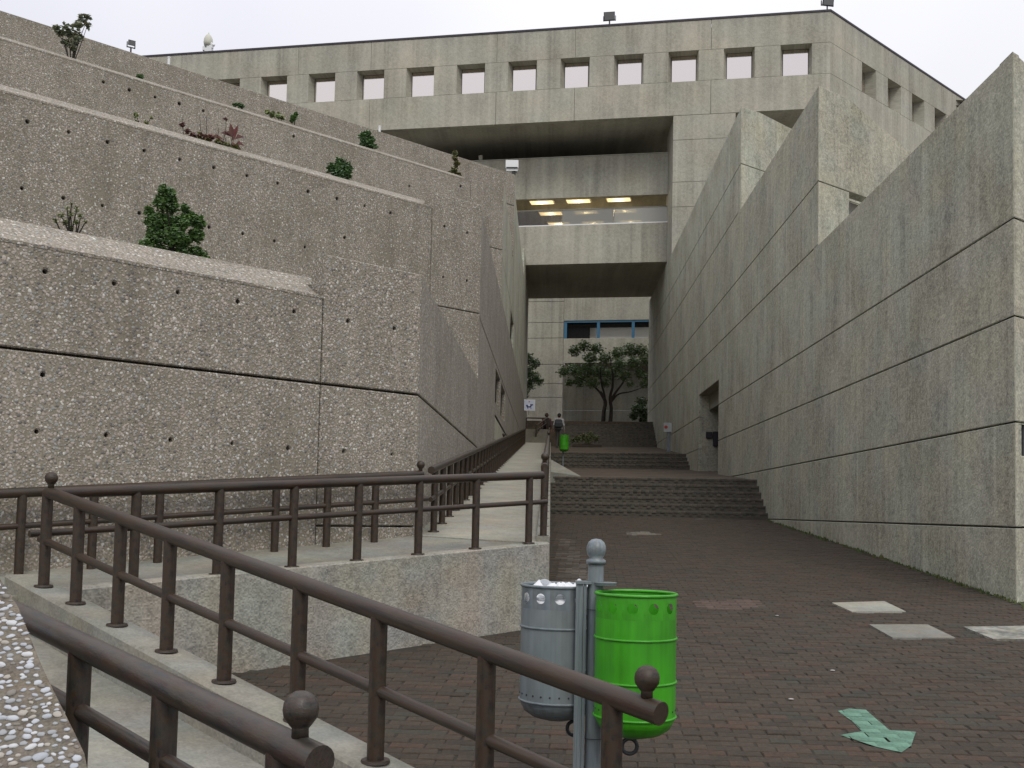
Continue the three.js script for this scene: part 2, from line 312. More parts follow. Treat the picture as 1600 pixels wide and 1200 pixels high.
const pavedMat = texMat(concreteTextures(1024, 4, [0.082, 0.061, 0.043], { grain: 0.4, mottle: 0.35, streak: 0, fineCells: 110 }), 0.006);
function paved(name, l0, l1, d0, d1, h0, h1) { const off = (l) => (WR - l) * tanF; structure(name, prism([[l0, d0 + off(l0)], [l1, d0 + off(l1)], [l1, d1 + off(l1)], [l0, d1 + off(l0)]], [h0, h0, h1, h1], Math.min(h0, h1) - 0.9), pavedMat); }
paved('landing', 0.0, WR + 6, D1t, D2 + 0.1, top1 - 0.008, h2 - 0.01);
stairs('brick_stairs', 'middle flight of mossy brick stairs below the standing shrub', 0.02, WR, D2, h2, 4, 0.172, 0.4);
const h2t = h2 + 4 * 0.172, D2t = D2 + 1.6, D3 = 56.3, h3 = 3.46;
paved('landing', 0.0, WR, D2t, D3 + 0.1, h2t - 0.008, h3 - 0.01);
stairs('brick_stairs', 'upper flight of dark stairs beyond the passage, below the tree', 0.6, WR + 3, D3, h3, 9, 0.168, 0.3);
const h3t = h3 + 9 * 0.168, D3t = D3 + 2.7;
structure('court', prism([[-14, D3t + 1.9], [14, D3t - 1.2], [14, 96], [-14, 96]], [h3t, h3t, h3t + 2.6, h3t + 2.6], h3t - 3), pavedMat);

// ------------------------------------------------------------------ ramp
const rampH = (d) => -0.30 + 0.0868 * (d - 10.55);
const c1 = depthAt(655.5, 560, WL);                                       // corner of the lowest left wall
const topD = (px, py) => fp(px, py, fD)[1] - EYE;
const hDr = topD(857, 848), hDl = topD(270, 905), hDend = hDl - (hDr - hDl) / (fp(857, 848, fD)[0] - fp(270, 905, fD)[0]) * (fp(270, 905, fD)[0] - sEndD);
const fL1 = frame(WL, c1, dirLeft);
const wall1At = (s) => { const p = onFrame(fL1, s, 0); return [p.x, -p.z]; };
structure('ramp_path', prism([[cornerD.x - 0.02, -cornerD.z + 0.05], [-0.02, 52], [WL - 0.03, 52], [WL - 0.03, c1]], [rampH(-cornerD.z), rampH(52), rampH(52), rampH(c1)], -1.75), M.rampFloor);
{ // upper run of the ramp between the low wall and the terrace wall
  const q0 = wall1At(0.02), q1 = wall1At(-6.2), e0 = [cornerD.x, -cornerD.z + 0.1], e1 = [endD.x - 0.08, -endD.z - 0.05];
  structure('ramp_path', prism([e0, q0, q1, e1], [hDr - 0.025, rampH(c1) - 0.004, hDend - 0.12, hDend - 0.02], -2.2), M.slab);
}
{
  const w = thing('ramp_wall', 'low rough concrete wall carrying the upper ramp and its railing', 'wall');
  part('wall_face', slab(fD, [[sEndD, 0.1], [sCornerD, 0.1], [sCornerD, hDr + EYE], [sEndD, hDend + EYE]], 0.2, { bevel: 0.012 }), M.roughWall, w);
  const w2 = thing('ramp_wall', 'thin concrete edge wall along the straight ramp up the walkway', 'wall');
  const x = cornerD.x, d0 = -cornerD.z + 0.16;
  part('wall_face', prism([[x, d0], [x, 51.5], [x - 0.13, 51.5], [x - 0.13, d0]], [rampH(d0) + 0.05, rampH(51.5) + 0.05, rampH(51.5) + 0.05, rampH(d0) + 0.05], -1.5), M.slab, w2);
  // the flared concrete wedge that joins the ramp to the first landing
  solo('concrete_wedge', 'small pale triangular concrete wedge atop the lowest stairs', 'wedge', prism([[x + 0.01, D1t + 0.55], [x + 0.01, D1t + 2.6], [0.85, D1t + 0.75]], [top1 + 0.12, rampH(D1t + 2.4), top1 + 0.03], top1 - 0.4), M.slab);
}

// ------------------------------------------------------------------ railings
const RR = 0.038, PR = 0.035, MR = 0.024;
const ballGeo = mergeAll([new THREE.LatheGeometry([[0, -0.075], [0.027, -0.075], [0.026, -0.045], [0.034, -0.036], [0.0525, -0.01], [0.056, 0.012], [0.0525, 0.034], [0.04, 0.054], [0.02, 0.066], [0, 0.069]].map((p) => new THREE.Vector2(...p)), 20)]);
const railWear = concreteTextures(512, 1, [0.9, 0.9, 0.9], { grain: 0.25, mottle: 0.6, streak: 0.3, fineCells: 90, tint: 0.28 });
for (const t of railWear) t.repeat.set(1, 3);
M.rail.map = railWear[0]; M.rail.bumpMap = railWear[1]; M.rail.bumpScale = 0.0005; M.railWorn.map = railWear[0]; M.railWorn.bumpMap = railWear[1]; M.railWorn.bumpScale = 0.0005;
// a, b: ends of the top rail's axis; mids: fraction of the height for the lower rail; posts: fractions along a-b; height of the rail above the feet
function railing(label, a, b, height, posts, { mid = 0.5, balls = [], material = M.rail, extend = [0.1, 0.1], midExtend = [0.1, 0.1], group } = {}) {
  const o = thing('pipe_railing', label, 'railing', [0, 0, 0], group), d = b.clone().sub(a), u = d.clone().normalize();
  part('top_rail', bar(a.clone().addScaledVector(u, -extend[0]), b.clone().addScaledVector(u, extend[1]), RR, 18), material, o);
  const dn = V3(0, -height * (1 - mid), 0);
  part('lower_rail', bar(a.clone().add(dn).addScaledVector(u, -midExtend[0]), b.clone().add(dn).addScaledVector(u, midExtend[1]), MR, 12), material, o);
  const pg = new THREE.CylinderGeometry(PR, PR, height, 14).translate(0, -height / 2, 0), fg = new THREE.CylinderGeometry(PR + 0.022, PR + 0.026, 0.012, 14);
  for (const t of posts) {
    const p = a.clone().addScaledVector(d, t);
    const m = part('post', pg, material, o); m.position.copy(p);
    const f = part('foot_plate', fg, material, m); f.position.set(0, -height + 0.006, 0);
  }
  for (const t of balls) { const p = a.clone().addScaledVector(d, t); const m = part('ball_finial', ballGeo, material, o); m.position.copy(p).add(V3(0, RR + 0.048, 0)); m.scale.setScalar(0.72); }
  return o;
}
const along = (f, px, py) => { const [s, y] = fp(px, py, f); return onFrame(f, s, y); };
const fracs = (f, a, b, list) => list.map(([px, py]) => { const p = along(f, px, py); const d = b.clone().sub(a); return p.clone().sub(a).setY(0).dot(d.clone().setY(0)) / d.clone().setY(0).lengthSq(); });
const hB = (() => { const r = along(fB, 75, 768), b = along(fB, 68, 916); return r.y - b.y; })();
{
  const a = along(fB, 78, 770), b = along(fB, 957, 1088);
  railing('brown pipe railing ending in front of the green litter bin', a, b, hB, fracs(fB, a, b, [[75, 768], [125, 785], [190, 808], [267, 836], [357, 868], [470, 910], [593, 955], [761, 1016], [957, 1088]]), { mid: 0.48, balls: [0.003, 1.03], extend: [0.02, 0.2], midExtend: [0.12, 0.0] });
  const curb = thing('ramp_curb', 'concrete curb carrying the railing in front of the litter bins', 'curb');
  const s0 = fp(40, 900, fB)[0] - 0.1, s1 = b.clone().sub(fB.o).dot(fB.u) + 0.3, y0 = along(fB, 68, 916).y, sB0 = along(fB, 68, 916).clone().sub(fB.o).dot(fB.u), y1 = along(fB, 353, 1083).y, sB1 = along(fB, 353, 1083).clone().sub(fB.o).dot(fB.u), k = (b.y - a.y) / (b.clone().sub(a).setY(0).length()), sA = a.clone().sub(fB.o).dot(fB.u), yy = (s) => a.y - hB + k * (s - sA);
  const c = shifted(fB, -0.1);
  part('curb_top', slab(c, [[s0, -0.2], [s1, -0.2], [s1, yy(s1)], [s0, yy(s0)]], 0.22, { bevel: 0.012 }), M.slab, curb);
  const q = (s, out, y) => onFrame(fB, s, y, out);
  const lo = structure('ramp_path', solidBetween([q(s0 - 1.2, 0.09, yy(s0) - 0.16), q(s1, 0.09, yy(s1) - 0.16), q(s1, 1.62, yy(s1) - 0.16), q(s0 - 1.2, 1.62, yy(s0) - 0.16)], [q(s0 - 1.2, 0.09, -0.6), q(s1, 0.09, -0.6), q(s1, 1.62, -0.6), q(s0 - 1.2, 1.62, -0.6)]), M.slab);
  const aA = along(fA, 40, 966), bA = along(fA, 468, 1176), hA = aA.y - (yy(aA.clone().sub(fB.o).dot(fB.u)) - 0.16);
  railing('near dark grey worn pipe railing beside the pebbled slope', aA, bA, hA, fracs(fA, aA, bA, [[126, 1006], [259, 1066], [440, 1148]]), { mid: 1 - 0.19 / hA, balls: [1.0], material: M.railWorn, extend: [0.6, 0.08], midExtend: [0.5, -0.1] });
}
{
  const a = along(fD, 80, 771), b = along(fD, 852, 742.5), bk = fD.n.clone().multiplyScalar(-0.07); a.add(bk); b.add(bk);
  const h = b.y - (hDr + EYE);
  railing('brown pipe railing standing on the low concrete ramp wall', a, b, h, fracs(fD, a, b, [[220, 800], [350, 800], [467, 800], [568, 800], [663, 800], [752, 800], [835, 800]]), { mid: 0.6, extend: [0.0, 0.03] });
}
const E_OFF = 0.15;
{
  const f = shifted(fL1, -E_OFF), a = along(f, -60, 774), b = along(f, 657, 741), n = 8;
  railing('brown pipe railing along the foot of the pebbled terrace wall', a, b, 0.66, Array.from({ length: n }, (_, i) => 0.1 + 0.9 * i / (n - 1)), { mid: 0.62, balls: [1], extend: [0.5, 0.02] });
  const d0 = c1 + 0.1, a2 = at(WL + E_OFF, rampH(d0) + 0.66, d0), b2 = at(WL + E_OFF, rampH(51) + 0.66, 51);
  railing('long brown pipe railing climbing along the left wall beside the ramp', a2, b2, 0.66, Array.from({ length: 46 }, (_, i) => (i + 0.3) / 46), { mid: 0.55, balls: [0.42] });
  const x = cornerD.x - 0.065, e = -cornerD.z + 0.22, a3 = at(x, rampH(e) + 0.72, e), b3 = at(x, rampH(28.4) + 0.72, 28.4);
  railing('brown pipe railing on the outer edge of the straight ramp', a3, b3, 0.68, Array.from({ length: 20 }, (_, i) => i / 19), { mid: 0.55, balls: [0.02, 1], extend: [0.02, 0.03] });
  const a4 = at(x, rampH(31.5) + 0.72, 31.5), b4 = at(x, rampH(51) + 0.72, 51);
  railing('far brown pipe railing on the ramp edge beyond the concrete wedge', a4, b4, 0.68, Array.from({ length: 20 }, (_, i) => i / 19), { mid: 0.55, balls: [0] });
}
{ // the small flight at the ramp's end, with its own railings
  const o = thing('end_steps', 'narrow concrete steps at the upper end of the ramp', 'steps');
  for (let i = 0; i < 5; i++) part('step', prism([[WL, 52 + i * 0.32], [-0.1, 52 + i * 0.32], [-0.1, 55.5], [WL, 55.5]], rampH(52) + (i + 1) * 0.15, rampH(52) - 0.8), texMat(slabTex, 0.003, { color: new THREE.Color().setRGB(0.6, 0.58, 0.55) }), o);
  const y = rampH(52) + 0.75;
  railing('short level pipe railing across the top of the end steps', at(WL + 0.1, y + 0.72, 55.3), at(-0.12, y + 0.72, 55.3), 0.72, [0, 1], { mid: 0.78, extend: [0, 0.03], midExtend: [0, 0] });
  railing('short sloping pipe railing beside the end steps', at(-0.2, y + 0.7, 54.9), at(-0.7, y + 0.1, 52.4), 0.6, [0, 1], { mid: 0.6, extend: [0, 0], midExtend: [0, 0] });
}

// ------------------------------------------------------------------ stepped building on the right
function alongFace(f, s0, s1, profile, bevel = 0) {                 // profile [[inward, y], ...] carried along the face
  const g = new THREE.ExtrudeGeometry(new THREE.Shape(profile.map((p) => new THREE.Vector2(p[0], p[1]))), { depth: s1 - s0, bevelEnabled: false });
  const o = onFrame(f, s0, 0); g.applyMatrix4(new THREE.Matrix4().makeBasis(f.n.clone().negate(), UP, f.u).setPosition(o)); return g;
}
const GAP = 0.010;
const fR = frame(WR, 0, V3(0, 0, 1)), LO = -3.2;
const RC = [[1584, 300], [1279, 200], [1158, 200]].map(([x, y]) => depthAt(x, y, WR)), hR = (x, y) => fp(x, y, fR)[1] - EYE, Rtop = [hR(1576, 86), hR(1277.5, 136), hR(1157.5, 168.5)];
const RJ = [hR(1500, 821.3), hR(1350, 704.6), hR(1350, 592.2), hR(1350, 488.2), hR(1281, 279.5), hR(1159, 252.5)];
const wedgeN = new THREE.Vector3().crossVectors(dirWedge, UP).normalize();
function mitre(g, k, inset) {                                      // cut the near end of a piece back behind the front of mass k
  const p = g.attributes.position, o = V3(WR, 0, -RC[k]);
  for (let i = 0; i < p.count; i++) { if (Math.abs(-p.getZ(i) - RC[k]) > 0.7) continue; const t = (p.getX(i) - o.x) * wedgeN.x + (p.getZ(i) - o.z) * wedgeN.z; if (t > -inset) p.setZ(i, p.getZ(i) - (t + inset) / wedgeN.z); }
  g.computeVertexNormals(); return g;
}
const rightBuilding = thing('stepped_building', 'grey hammered concrete building with three stepped parapets right of the walkway', 'building');
const open0 = depthAt(1122.5, 660, WR), open1 = depthAt(1092, 650, WR), openTop = hR(1122, 594), DEND = 62;
{
  const rows = [[LO, RJ[0], 0], [RJ[0], RJ[1], 0], [RJ[1], RJ[2], 0], [RJ[2], RJ[3], 0], [RJ[3], Rtop[0], 0], [Rtop[0], RJ[4], 1], [RJ[4], Rtop[1], 1], [Rtop[1], RJ[5], 2], [RJ[5], Rtop[2], 2]];
  const crackD = depthAt(1271.5, 490, WR), splitD = 20.4;
  for (const [h0, h1, k] of rows) {
    const y0 = h0 + EYE + GAP, y1 = h1 + EYE - GAP, sN = -RC[k], sF = -DEND;
    const add = (pts) => part('wall_panel', mitre(slab(fR, pts, 0.12, { bevel: 0.01 }), k, 0.004), M.hammered, rightBuilding);
    if (h1 < -0.1) add(rect(sF, sN, y0, y1));
    else if (h1 < openTop) { add(rect(-open0, sN, y0, y1)); add(rect(sF, -open1, y0, y1)); }
    else if (h0 < openTop) { const yo = openTop + EYE, yc = h0 + EYE + 1.35; add([[sF, y0], [-open1, y0], [-open1, yo], [-open0, yo], [-open0, y0], [-crackD - 0.012, y0], [-crackD, yc], [-crackD + 0.012, y0], [sN, y0], [sN, y1], [sF, y1]]); }
    else add(rect(sF, sN, y0, y1));
  }
  const e = 0.02, y = (h) => h + EYE - 0.03;
  part('wall_core', [0, 1, 2].reduce((g, k) => mitre(g, k, 0.29), slab(fR, [[-DEND, LO], [-RC[0] - e, LO], [-RC[0] - e, y(Rtop[0])], [-RC[1] - e, y(Rtop[0])], [-RC[1] - e, y(Rtop[1])], [-RC[2] - e, y(Rtop[1])], [-RC[2] - e, y(Rtop[2])], [-DEND, y(Rtop[2])]], 0.26, { holes: [rect(-open1 - 0.29, -open0 + 0.29, -1, openTop + EYE + 0.29)], bevel: 0, back: 0.1 })), M.backing, rightBuilding);
  // the doorway through the wall
  const jx = WR + 3.6;
  const jam = [[-0.2, 1.85], [1.85, 3.0], [3.0, openTop]];
  for (const [a, b] of jam) part('door_jamb', prism([[WR + 0.12, open1], [jx, open1], [jx, open1 + 0.3], [WR + 0.12, open1 + 0.3]], b - GAP * 0.5, a), M.hammered, rightBuilding);
  part('door_jamb', prism([[WR + 0.12, open0 - 0.3], [jx, open0 - 0.3], [jx, open0], [WR + 0.12, open0]], openTop, -0.2), M.hammered, rightBuilding);
  part('door_soffit', prism([[WR + 0.12, open0 - 0.2], [jx, open0 - 0.2], [jx, open1 + 0.2], [WR + 0.12, open1 + 0.2]], openTop + 0.3, openTop + 0.002), M.hammered, rightBuilding);
  part('door', prism([[jx - 0.1, open0 - 0.1], [jx, open0 - 0.1], [jx, open1 + 0.1], [jx - 0.1, open1 + 0.1]], openTop, -0.2), M.interior, rightBuilding);
  // fronts
  const fronts = RC.map((d) => frame(WR, d, dirWedge));
  const wall = (f, pts, name = 'front_panel', holes = []) => {                    // mitred where the sharp corner meets the wall along the walkway
    const g = slab(f, pts, 0.3, { bevel: 0.01, holes }), p = g.attributes.position;
    for (let i = 0; i < p.count; i++) { const x = p.getX(i); if (x < WR + 0.003) { const t = (WR + 0.003 - x) / f.u.x; p.setXYZ(i, x + f.u.x * t, p.getY(i), p.getZ(i) + f.u.z * t); } }
    g.computeVertexNormals(); return part(name, g, M.hammered, rightBuilding);
  };
  const Y = (h) => h + EYE, L = 11, c0 = 0.004;
  // nearest mass
  { const f = fronts[0], t = [fp(1600, 106, f)]; const k = (t[0][1] - Y(Rtop[0])) / t[0][0];
    const rowsF = [[LO, RJ[0]], [RJ[0], RJ[1]], [RJ[1], RJ[2]], [RJ[2], RJ[3]]];
    const w0 = fp(1592, 660, f)[0];
    const ga = fp(1595, 712, f)[1], gb = fp(1595, 662, f)[1];
    for (const [a, b] of rowsF) wall(f, rect(c0, L, Y(a) + GAP, Y(b) - GAP), 'front_panel', a === RJ[0] ? [rect(w0, w0 + 2.2, ga, gb)] : []);
    const g = thing('window_grille', 'dark barred window grille low in the front of the nearest right building mass', 'grille');
    part('bars', mergeAll([...Array.from({ length: 16 }, (_, i) => slab(f, rect(w0 + 0.06 + i * 0.14, w0 + 0.09 + i * 0.14, ga + 0.005, gb - 0.005), 0.03, { bevel: 0, back: 0.05 })), slab(f, rect(w0 + 0.005, w0 + 2.195, (ga + gb) / 2 - 0.02, (ga + gb) / 2 + 0.02), 0.02, { bevel: 0, back: 0.085 })]), M.darkMetal, g);
    part('pane', slab(f, rect(Math.max(w0 + 0.005, 0.3), w0 + 2.195, ga + 0.005, gb - 0.005), 0.03, { bevel: 0, back: 0.12 }), M.darkGlass, g);
    wall(f, [[c0, Y(RJ[3]) + GAP], [L, Y(RJ[3]) + GAP], [L, Y(Rtop[0]) + Math.max(k, -0.16) * L], [c0, Y(Rtop[0]) - 0.002]]);
  }
  { const f = fronts[1], pts = [[1281, 133], [1326, 154], [1416, 232]].map(([x, y]) => fp(x, y, f)), s0 = fp(1327, 300, f)[0];
    const last = pts[2], k = (pts[2][1] - pts[1][1]) / (pts[2][0] - pts[1][0]);
    wall(f, rect(c0, s0, Y(4.2), Y(RJ[4]) - GAP));
    wall(f, [[c0, Y(RJ[4]) + GAP], [L, Y(RJ[4]) + GAP], [L, Math.max(Y(7), last[1] + k * (L - last[0]) * 0.3)], [last[0], last[1]], [pts[1][0], pts[1][1]], [c0, Y(Rtop[1]) - 0.003]]);
    part('strip_window', slab(f, rect(s0, L, Y(4.2), Y(RJ[4] - 0.07)), 0.05, { bevel: 0, back: 0.6 }), M.darkGlass, rightBuilding);
  }
  { const f = fronts[2], pts = [[1161, 167.6], [1187.5, 176], [1232.5, 199]].map(([x, y]) => fp(x, y, f)), last = pts[2], k = (pts[2][1] - pts[1][1]) / (pts[2][0] - pts[1][0]);
    wall(f, rect(c0, L, Y(7.4), Y(RJ[5]) - GAP));
    wall(f, [[c0, Y(RJ[5]) + GAP], [L, Y(RJ[5]) + GAP], [L, Math.max(Y(10.3), last[1] + k * (L - last[0]) * 0.3)], [last[0], last[1]], [pts[1][0], pts[1][1]], [c0, Y(Rtop[2]) - 0.003]]);
  }
  const tiers = [[0, 4.0], [1, 7.0], [2, 10.3]];
  for (const [k, h] of tiers) {
    const e2 = onFrame(fronts[k], L, 0), low = k ? tiers[k - 1][1] - 0.1 : LO, x0 = WR + 0.37, x1 = WR + 3.75, a = open0 - 0.31, b = open1 + 0.31;
    if (k) part('roof_terrace', prism([[x0, RC[k] + 0.75], [e2.x, -e2.z + 0.75], [22, -e2.z + 4], [22, 62], [x0, 62]], h, low), M.backing, rightBuilding);
    else {                                                          // the lowest tier leaves the doorway free
      part('roof_terrace', prism([[x0, RC[k] + 0.75], [e2.x, -e2.z + 0.75], [22, -e2.z + 4], [22, 62], [x1, 62], [x1, a], [x0, a]], h, low), M.backing, rightBuilding);
      part('roof_terrace', prism([[x0, b], [x1 - 0.01, b], [x1 - 0.01, 62], [x0, 62]], h, low), M.backing, rightBuilding);
    }
  }
}
// moss along the foot of the right wall
{
  const n = 900, g = new THREE.ConeGeometry(0.012, 0.05, 4).translate(0, 0.018, 0), inst = new THREE.InstancedMesh(g, mat([0.075, 0.1, 0.035], 1), n), m4 = new THREE.Matrix4();
  for (let i = 0; i < n; i++) { const d = 12.5 + (D1 - 12.5) * Math.pow(rnd(), 1.2), clump = noiseG(d * 0.06, 0.3); const r = rr(0, 0.09) * clump * 1.8; inst.setMatrixAt(i, m4.compose(V3(WR - 0.01 - r, groundY(d), -d), new THREE.Quaternion().setFromEuler(new THREE.Euler(rr(-0.6, 0.6), rr(0, 6), rr(-0.6, 0.6))), V3(1, 1, 1).multiplyScalar(rr(0.5, 1.5) * (0.4 + clump)))); inst.setColorAt(i, new THREE.Color().setRGB(rr(0.7, 1.3), rr(0.8, 1.2), 0.8)); }
  inst.name = 'moss'; inst.userData = { kind: 'stuff', label: 'thin green moss growing along the foot of the right wall', category: 'moss' }; shadow(inst); scene.add(inst);
}

// ------------------------------------------------------------------ terraced building on the left
const LC = [c1, depthAt(752, 400, WL), depthAt(787, 320, WL), depthAt(805, 285, WL)];
const fL = LC.map((d) => frame(WL, d, dirLeft));
const heightAt = (f, list) => list.reduce((s, [x, y]) => s + fp(x, y, f)[1], 0) / list.length - EYE;
const Ltop = [heightAt(fL[0], [[515, 398], [655, 428]]), heightAt(fL[1], [[680, 301], [750, 318]]), heightAt(fL[2], [[750, 256], [785, 269.5]]), heightAt(fL[3], [[300, 115], [590, 203], [740, 251]])];
const ledge = [heightAt(fL[0], [[100, 394.5], [505, 460]]), heightAt(fL[1], [[100, 169], [670, 321]]), heightAt(fL[2], [[100, 89], [730, 281.5]])];
const leftBuilding = thing('terraced_building', 'pebbled concrete building stepping back in planted terraces left of the walkway', 'building');
const fLr = frame(WL, 0, V3(0, 0, -1));
{
  const jh = [1.16, heightAt(fL[1], [[684, 478], [747, 489.5]]), heightAt(fL[2], [[786, 391]])];
  const Y = (h) => h + EYE;
  const near = depthAt(773, 665, WL), sp = depthAt(673.5, 550, WL);
  const panel = (pts, out, material, holes = []) => part('wall_panel', slab(shifted(fLr, -out), pts, 0.14, { bevel: 0.01, holes }), material, leftBuilding);
  const dark = [];
  const slot = (d0, d1, h0, h1) => { dark.push([d0, d1, h0, h1]); return rect(d0, d1, Y(h0), Y(h1)); };
  // the wall along the ramp
  for (const [a, b] of [[-2.4, jh[0]], [jh[0], Ltop[0]]]) {
    panel(rect(LC[0] + 0.004, sp - GAP * 0.4, Y(a) + GAP, Y(b) - GAP * (b === Ltop[0] ? 0 : 1)), 0, M.pebble); panel(rect(sp + GAP * 0.4, near - 0.02, Y(a) + GAP, Y(b) - GAP * (b === Ltop[0] ? 0 : 1)), 0, M.farPebble);
  }
  panel(rect(near + 0.02, DEND, Y(-1), Y(jh[0] + 0.6) - GAP), -0.03, M.hammered);
  panel(rect(near + 0.02, DEND, Y(jh[0] + 0.6) + GAP, Y(Ltop[0]) - GAP), -0.03, M.hammered);
  panel(rect(LC[1] + 0.004, DEND, Y(Ltop[0] - 0.1), Y(jh[1]) - GAP), -0.03, M.farPebble, [slot(depthAt(774.5, 580, -1.38), depthAt(774.5, 580, -1.38) + 2.4, jh[1] - 0.95, jh[1] - 0.12), slot(depthAt(783, 607, -1.38), depthAt(783, 607, -1.38) + 2.6, jh[1] - 1.0, jh[1] - 0.12)]);
  panel(rect(LC[1] + 0.004, DEND, Y(jh[1]) + GAP, Y(Ltop[1])), -0.03, M.farPebble);
  panel(rect(LC[2] + 0.004, DEND, Y(Ltop[1]) + GAP, Y(jh[2]) - GAP), -0.05, M.hammered, [slot(depthAt(798, 480, -1.4), depthAt(798, 480, -1.4) + 3, jh[2] - 1.1, jh[2] - 0.15)]);
  panel(rect(LC[2] + 0.004, DEND, Y(jh[2]) + GAP, Y(Ltop[2])), -0.05, M.hammered);
  panel(rect(LC[3] + 0.004, DEND, Y(Ltop[2]) + GAP, Y(10.2)), -0.07, M.hammered); panel(rect(LC[3] + 0.004, DEND, Y(10.2) + GAP, Y(Ltop[3])), -0.07, M.hammered); panel(rect(51.5, DEND, Y(Ltop[3]) + 0.01, Y(12.6)), -0.07, M.hammered);
  for (const [d0, d1, h0, h1] of dark) part('slot_pane', slab(fLr, rect(d0 - 0.1, d1 + 0.1, Y(h0) - 0.1, Y(h1) + 0.1), 0.02, { bevel: 0, back: 0.34 }), M.darkGlass, leftBuilding);
  const e = 0.02, T = (k) => Y(Ltop[k]) - 0.03;
  part('wall_core', slab(fLr, [[LC[0] + 0.1, -1], [DEND, -1], [DEND, T(3)], [LC[3] + 0.1, T(3)], [LC[3] + 0.1, T(2)], [LC[2] + 0.1, T(2)], [LC[2] + 0.1, T(1)], [LC[1] + 0.1, T(1)], [LC[1] + 0.1, T(0)], [LC[0] + 0.1, T(0)]], 0.2, { bevel: 0, back: 0.13, holes: dark.map(([d0, d1, h0, h1]) => rect(d0, d1, Y(h0), Y(h1))) }), M.backing, leftBuilding);

  // fronts, with tie holes
  const z4 = (x, y) => [x / 2.667, 380 + y / 2.667], z1 = (x, y) => [x / 2.667, y / 2.667], z2 = (x, y) => [500 + x / 2.667, y / 2.667], z5 = (x, y) => [500 + x / 2.667, 380 + y / 2.667];
  const tie = [
    [z4(190, 118), z4(478, 168), z4(743, 205), z4(895, 165), z4(993, 243), z4(1228, 285), z4(1452, 325), z4(180, 548), z4(155, 785), z4(445, 800), z4(713, 820), z4(970, 835), z4(1203, 855), z4(1435, 868), z5(312, 355), z5(302, 880)],
    [z1(115, 507), z1(287, 550), z1(449, 592), z1(602, 628), z1(750, 665), z1(892, 698), z1(1030, 732), z1(1158, 764), z1(1285, 798), z1(1405, 828), z1(1520, 858), z1(92, 785), z1(265, 825), z1(428, 857), z1(582, 888), z1(873, 947), z1(1013, 974), z1(1145, 1005), z1(1272, 1030), z1(1437, 990), z2(295, 888), z2(520, 943), z2(615, 970), z2(515, 1155), z2(613, 1170)],
    [z1(432, 342), z1(540, 375), z1(647, 405), z1(748, 432), z1(848, 462), z1(1225, 568), [640, 291], [720, 291]], []];
  const blockPx = [[507, 430], [676, 312], [736, 270]], len = [6.4, 15, 24, 34], tops = ledge;
  const lows = [-2.4, Ltop[0] - 0.2, Ltop[1] - 0.2, Ltop[2] - 0.4];
  const mats = [M.pebble, M.farPebble, M.farPebble, M.farPebble];
  for (let k = 0; k < 4; k++) {
    const f = fL[k], wallPart = part(k < 3 ? 'terrace_wall' : 'parapet_wall', slab(f, rect(-len[k], -0.16, Y(lows[k]), Y((k < 3 ? tops[k] : Ltop[3]) - 0.04)), 0.2, { bevel: 0, back: 0.13 }), M.backing, leftBuilding);
    const sb = k < 3 ? fp(...blockPx[k], f)[0] : 0, ties = tie[k].map(([x, y]) => fp(x, y, f));
    const r = [0.02, 0.026, 0.034, 0][k];
    const put = (s0, s1, a, b) => { const hs = ties.filter(([s, y]) => s > s0 + 0.08 && s < s1 - 0.08 && y > Y(a) + 0.08 && y < Y(b) - 0.08).map(([s, y]) => [s, y, r * rr(0.8, 1.15)]); part('wall_panel', slab(f, rect(s0, s1, Y(a), Y(b)), 0.13, { bevel: 0.01, holes: hs }), mats[k], wallPart); };
    const jj = k < 3 ? jh[k] : 10.2, top = k < 3 ? tops[k] : Ltop[3], g = k === 0 ? 0.011 : GAP * 0.8;
    if (k < 3) {
      put(-len[k], sb - 0.006, lows[k], jj - g); put(-len[k], sb - 0.006, jj + g, top);
      if (k) put(sb + 0.006, -0.002, lows[k], jj - g); else { const pj = fp(540, 822, f)[1] - EYE; put(sb + 0.006, -0.002, lows[k], pj - 0.008); put(sb + 0.006, -0.002, pj + 0.008, jj - g); } put(sb + 0.006, -0.002, jj + g, Ltop[k] - 0.002);
      const y = Y(top), cw = [0.5, 0.5, 0.5][k], ch = [0.28, 0.26, 0.25][k];
      part('coping', alongFace(f, -len[k], sb - 0.004, [[-0.004, y + 0.006], [0.06, y + 0.01], [cw, y + ch], [cw + 0.14, y + ch], [cw + 0.14, y - 0.4], [0.2, y - 0.4], [0.2, y + 0.002], [-0.004, y - 0.02]].reverse()), k ? M.farPebble : M.pebble, wallPart);
      part('planter_soil', alongFace(f, -len[k], sb, [[cw + 0.14, y - 0.4], [cw + 0.9, y - 0.4], [cw + 0.9, y + ch - 0.06], [cw + 0.14, y + ch - 0.06]]), M.soil, wallPart);
      part('end_block', slab(f, rect(sb + 0.02, -0.15, Y(jj) - 0.1, Y(Ltop[k]) - 0.012), 0.12, { bevel: 0, back: 0.125 }), mats[k], wallPart);
      part('coping', alongFace(f, sb - 0.003, -0.3, [[0.34, y - 0.4], [cw + 0.14, y - 0.4], [cw + 0.14, y + ch], [cw, y + ch], [0.34, y + ch * 0.62]]), k ? M.farPebble : M.pebble, wallPart);
    } else { put(-len[k], -0.002, lows[k], jj - GAP); put(-len[k], -0.002, jj + GAP, top); }
    // terrace floor behind this wall
    const q0 = onFrame(f, -len[k], 0, -1.2), q1 = onFrame(f, -0.3, 0, -1.2), nx = k < 3 ? fL[k + 1] : null;
    const b0 = nx ? onFrame(nx, -len[k], 0, -0.05) : onFrame(f, -len[k], 0, -8), b1 = nx ? onFrame(nx, -0.3, 0, -0.05) : V3(WL - 0.3, 0, -DEND);
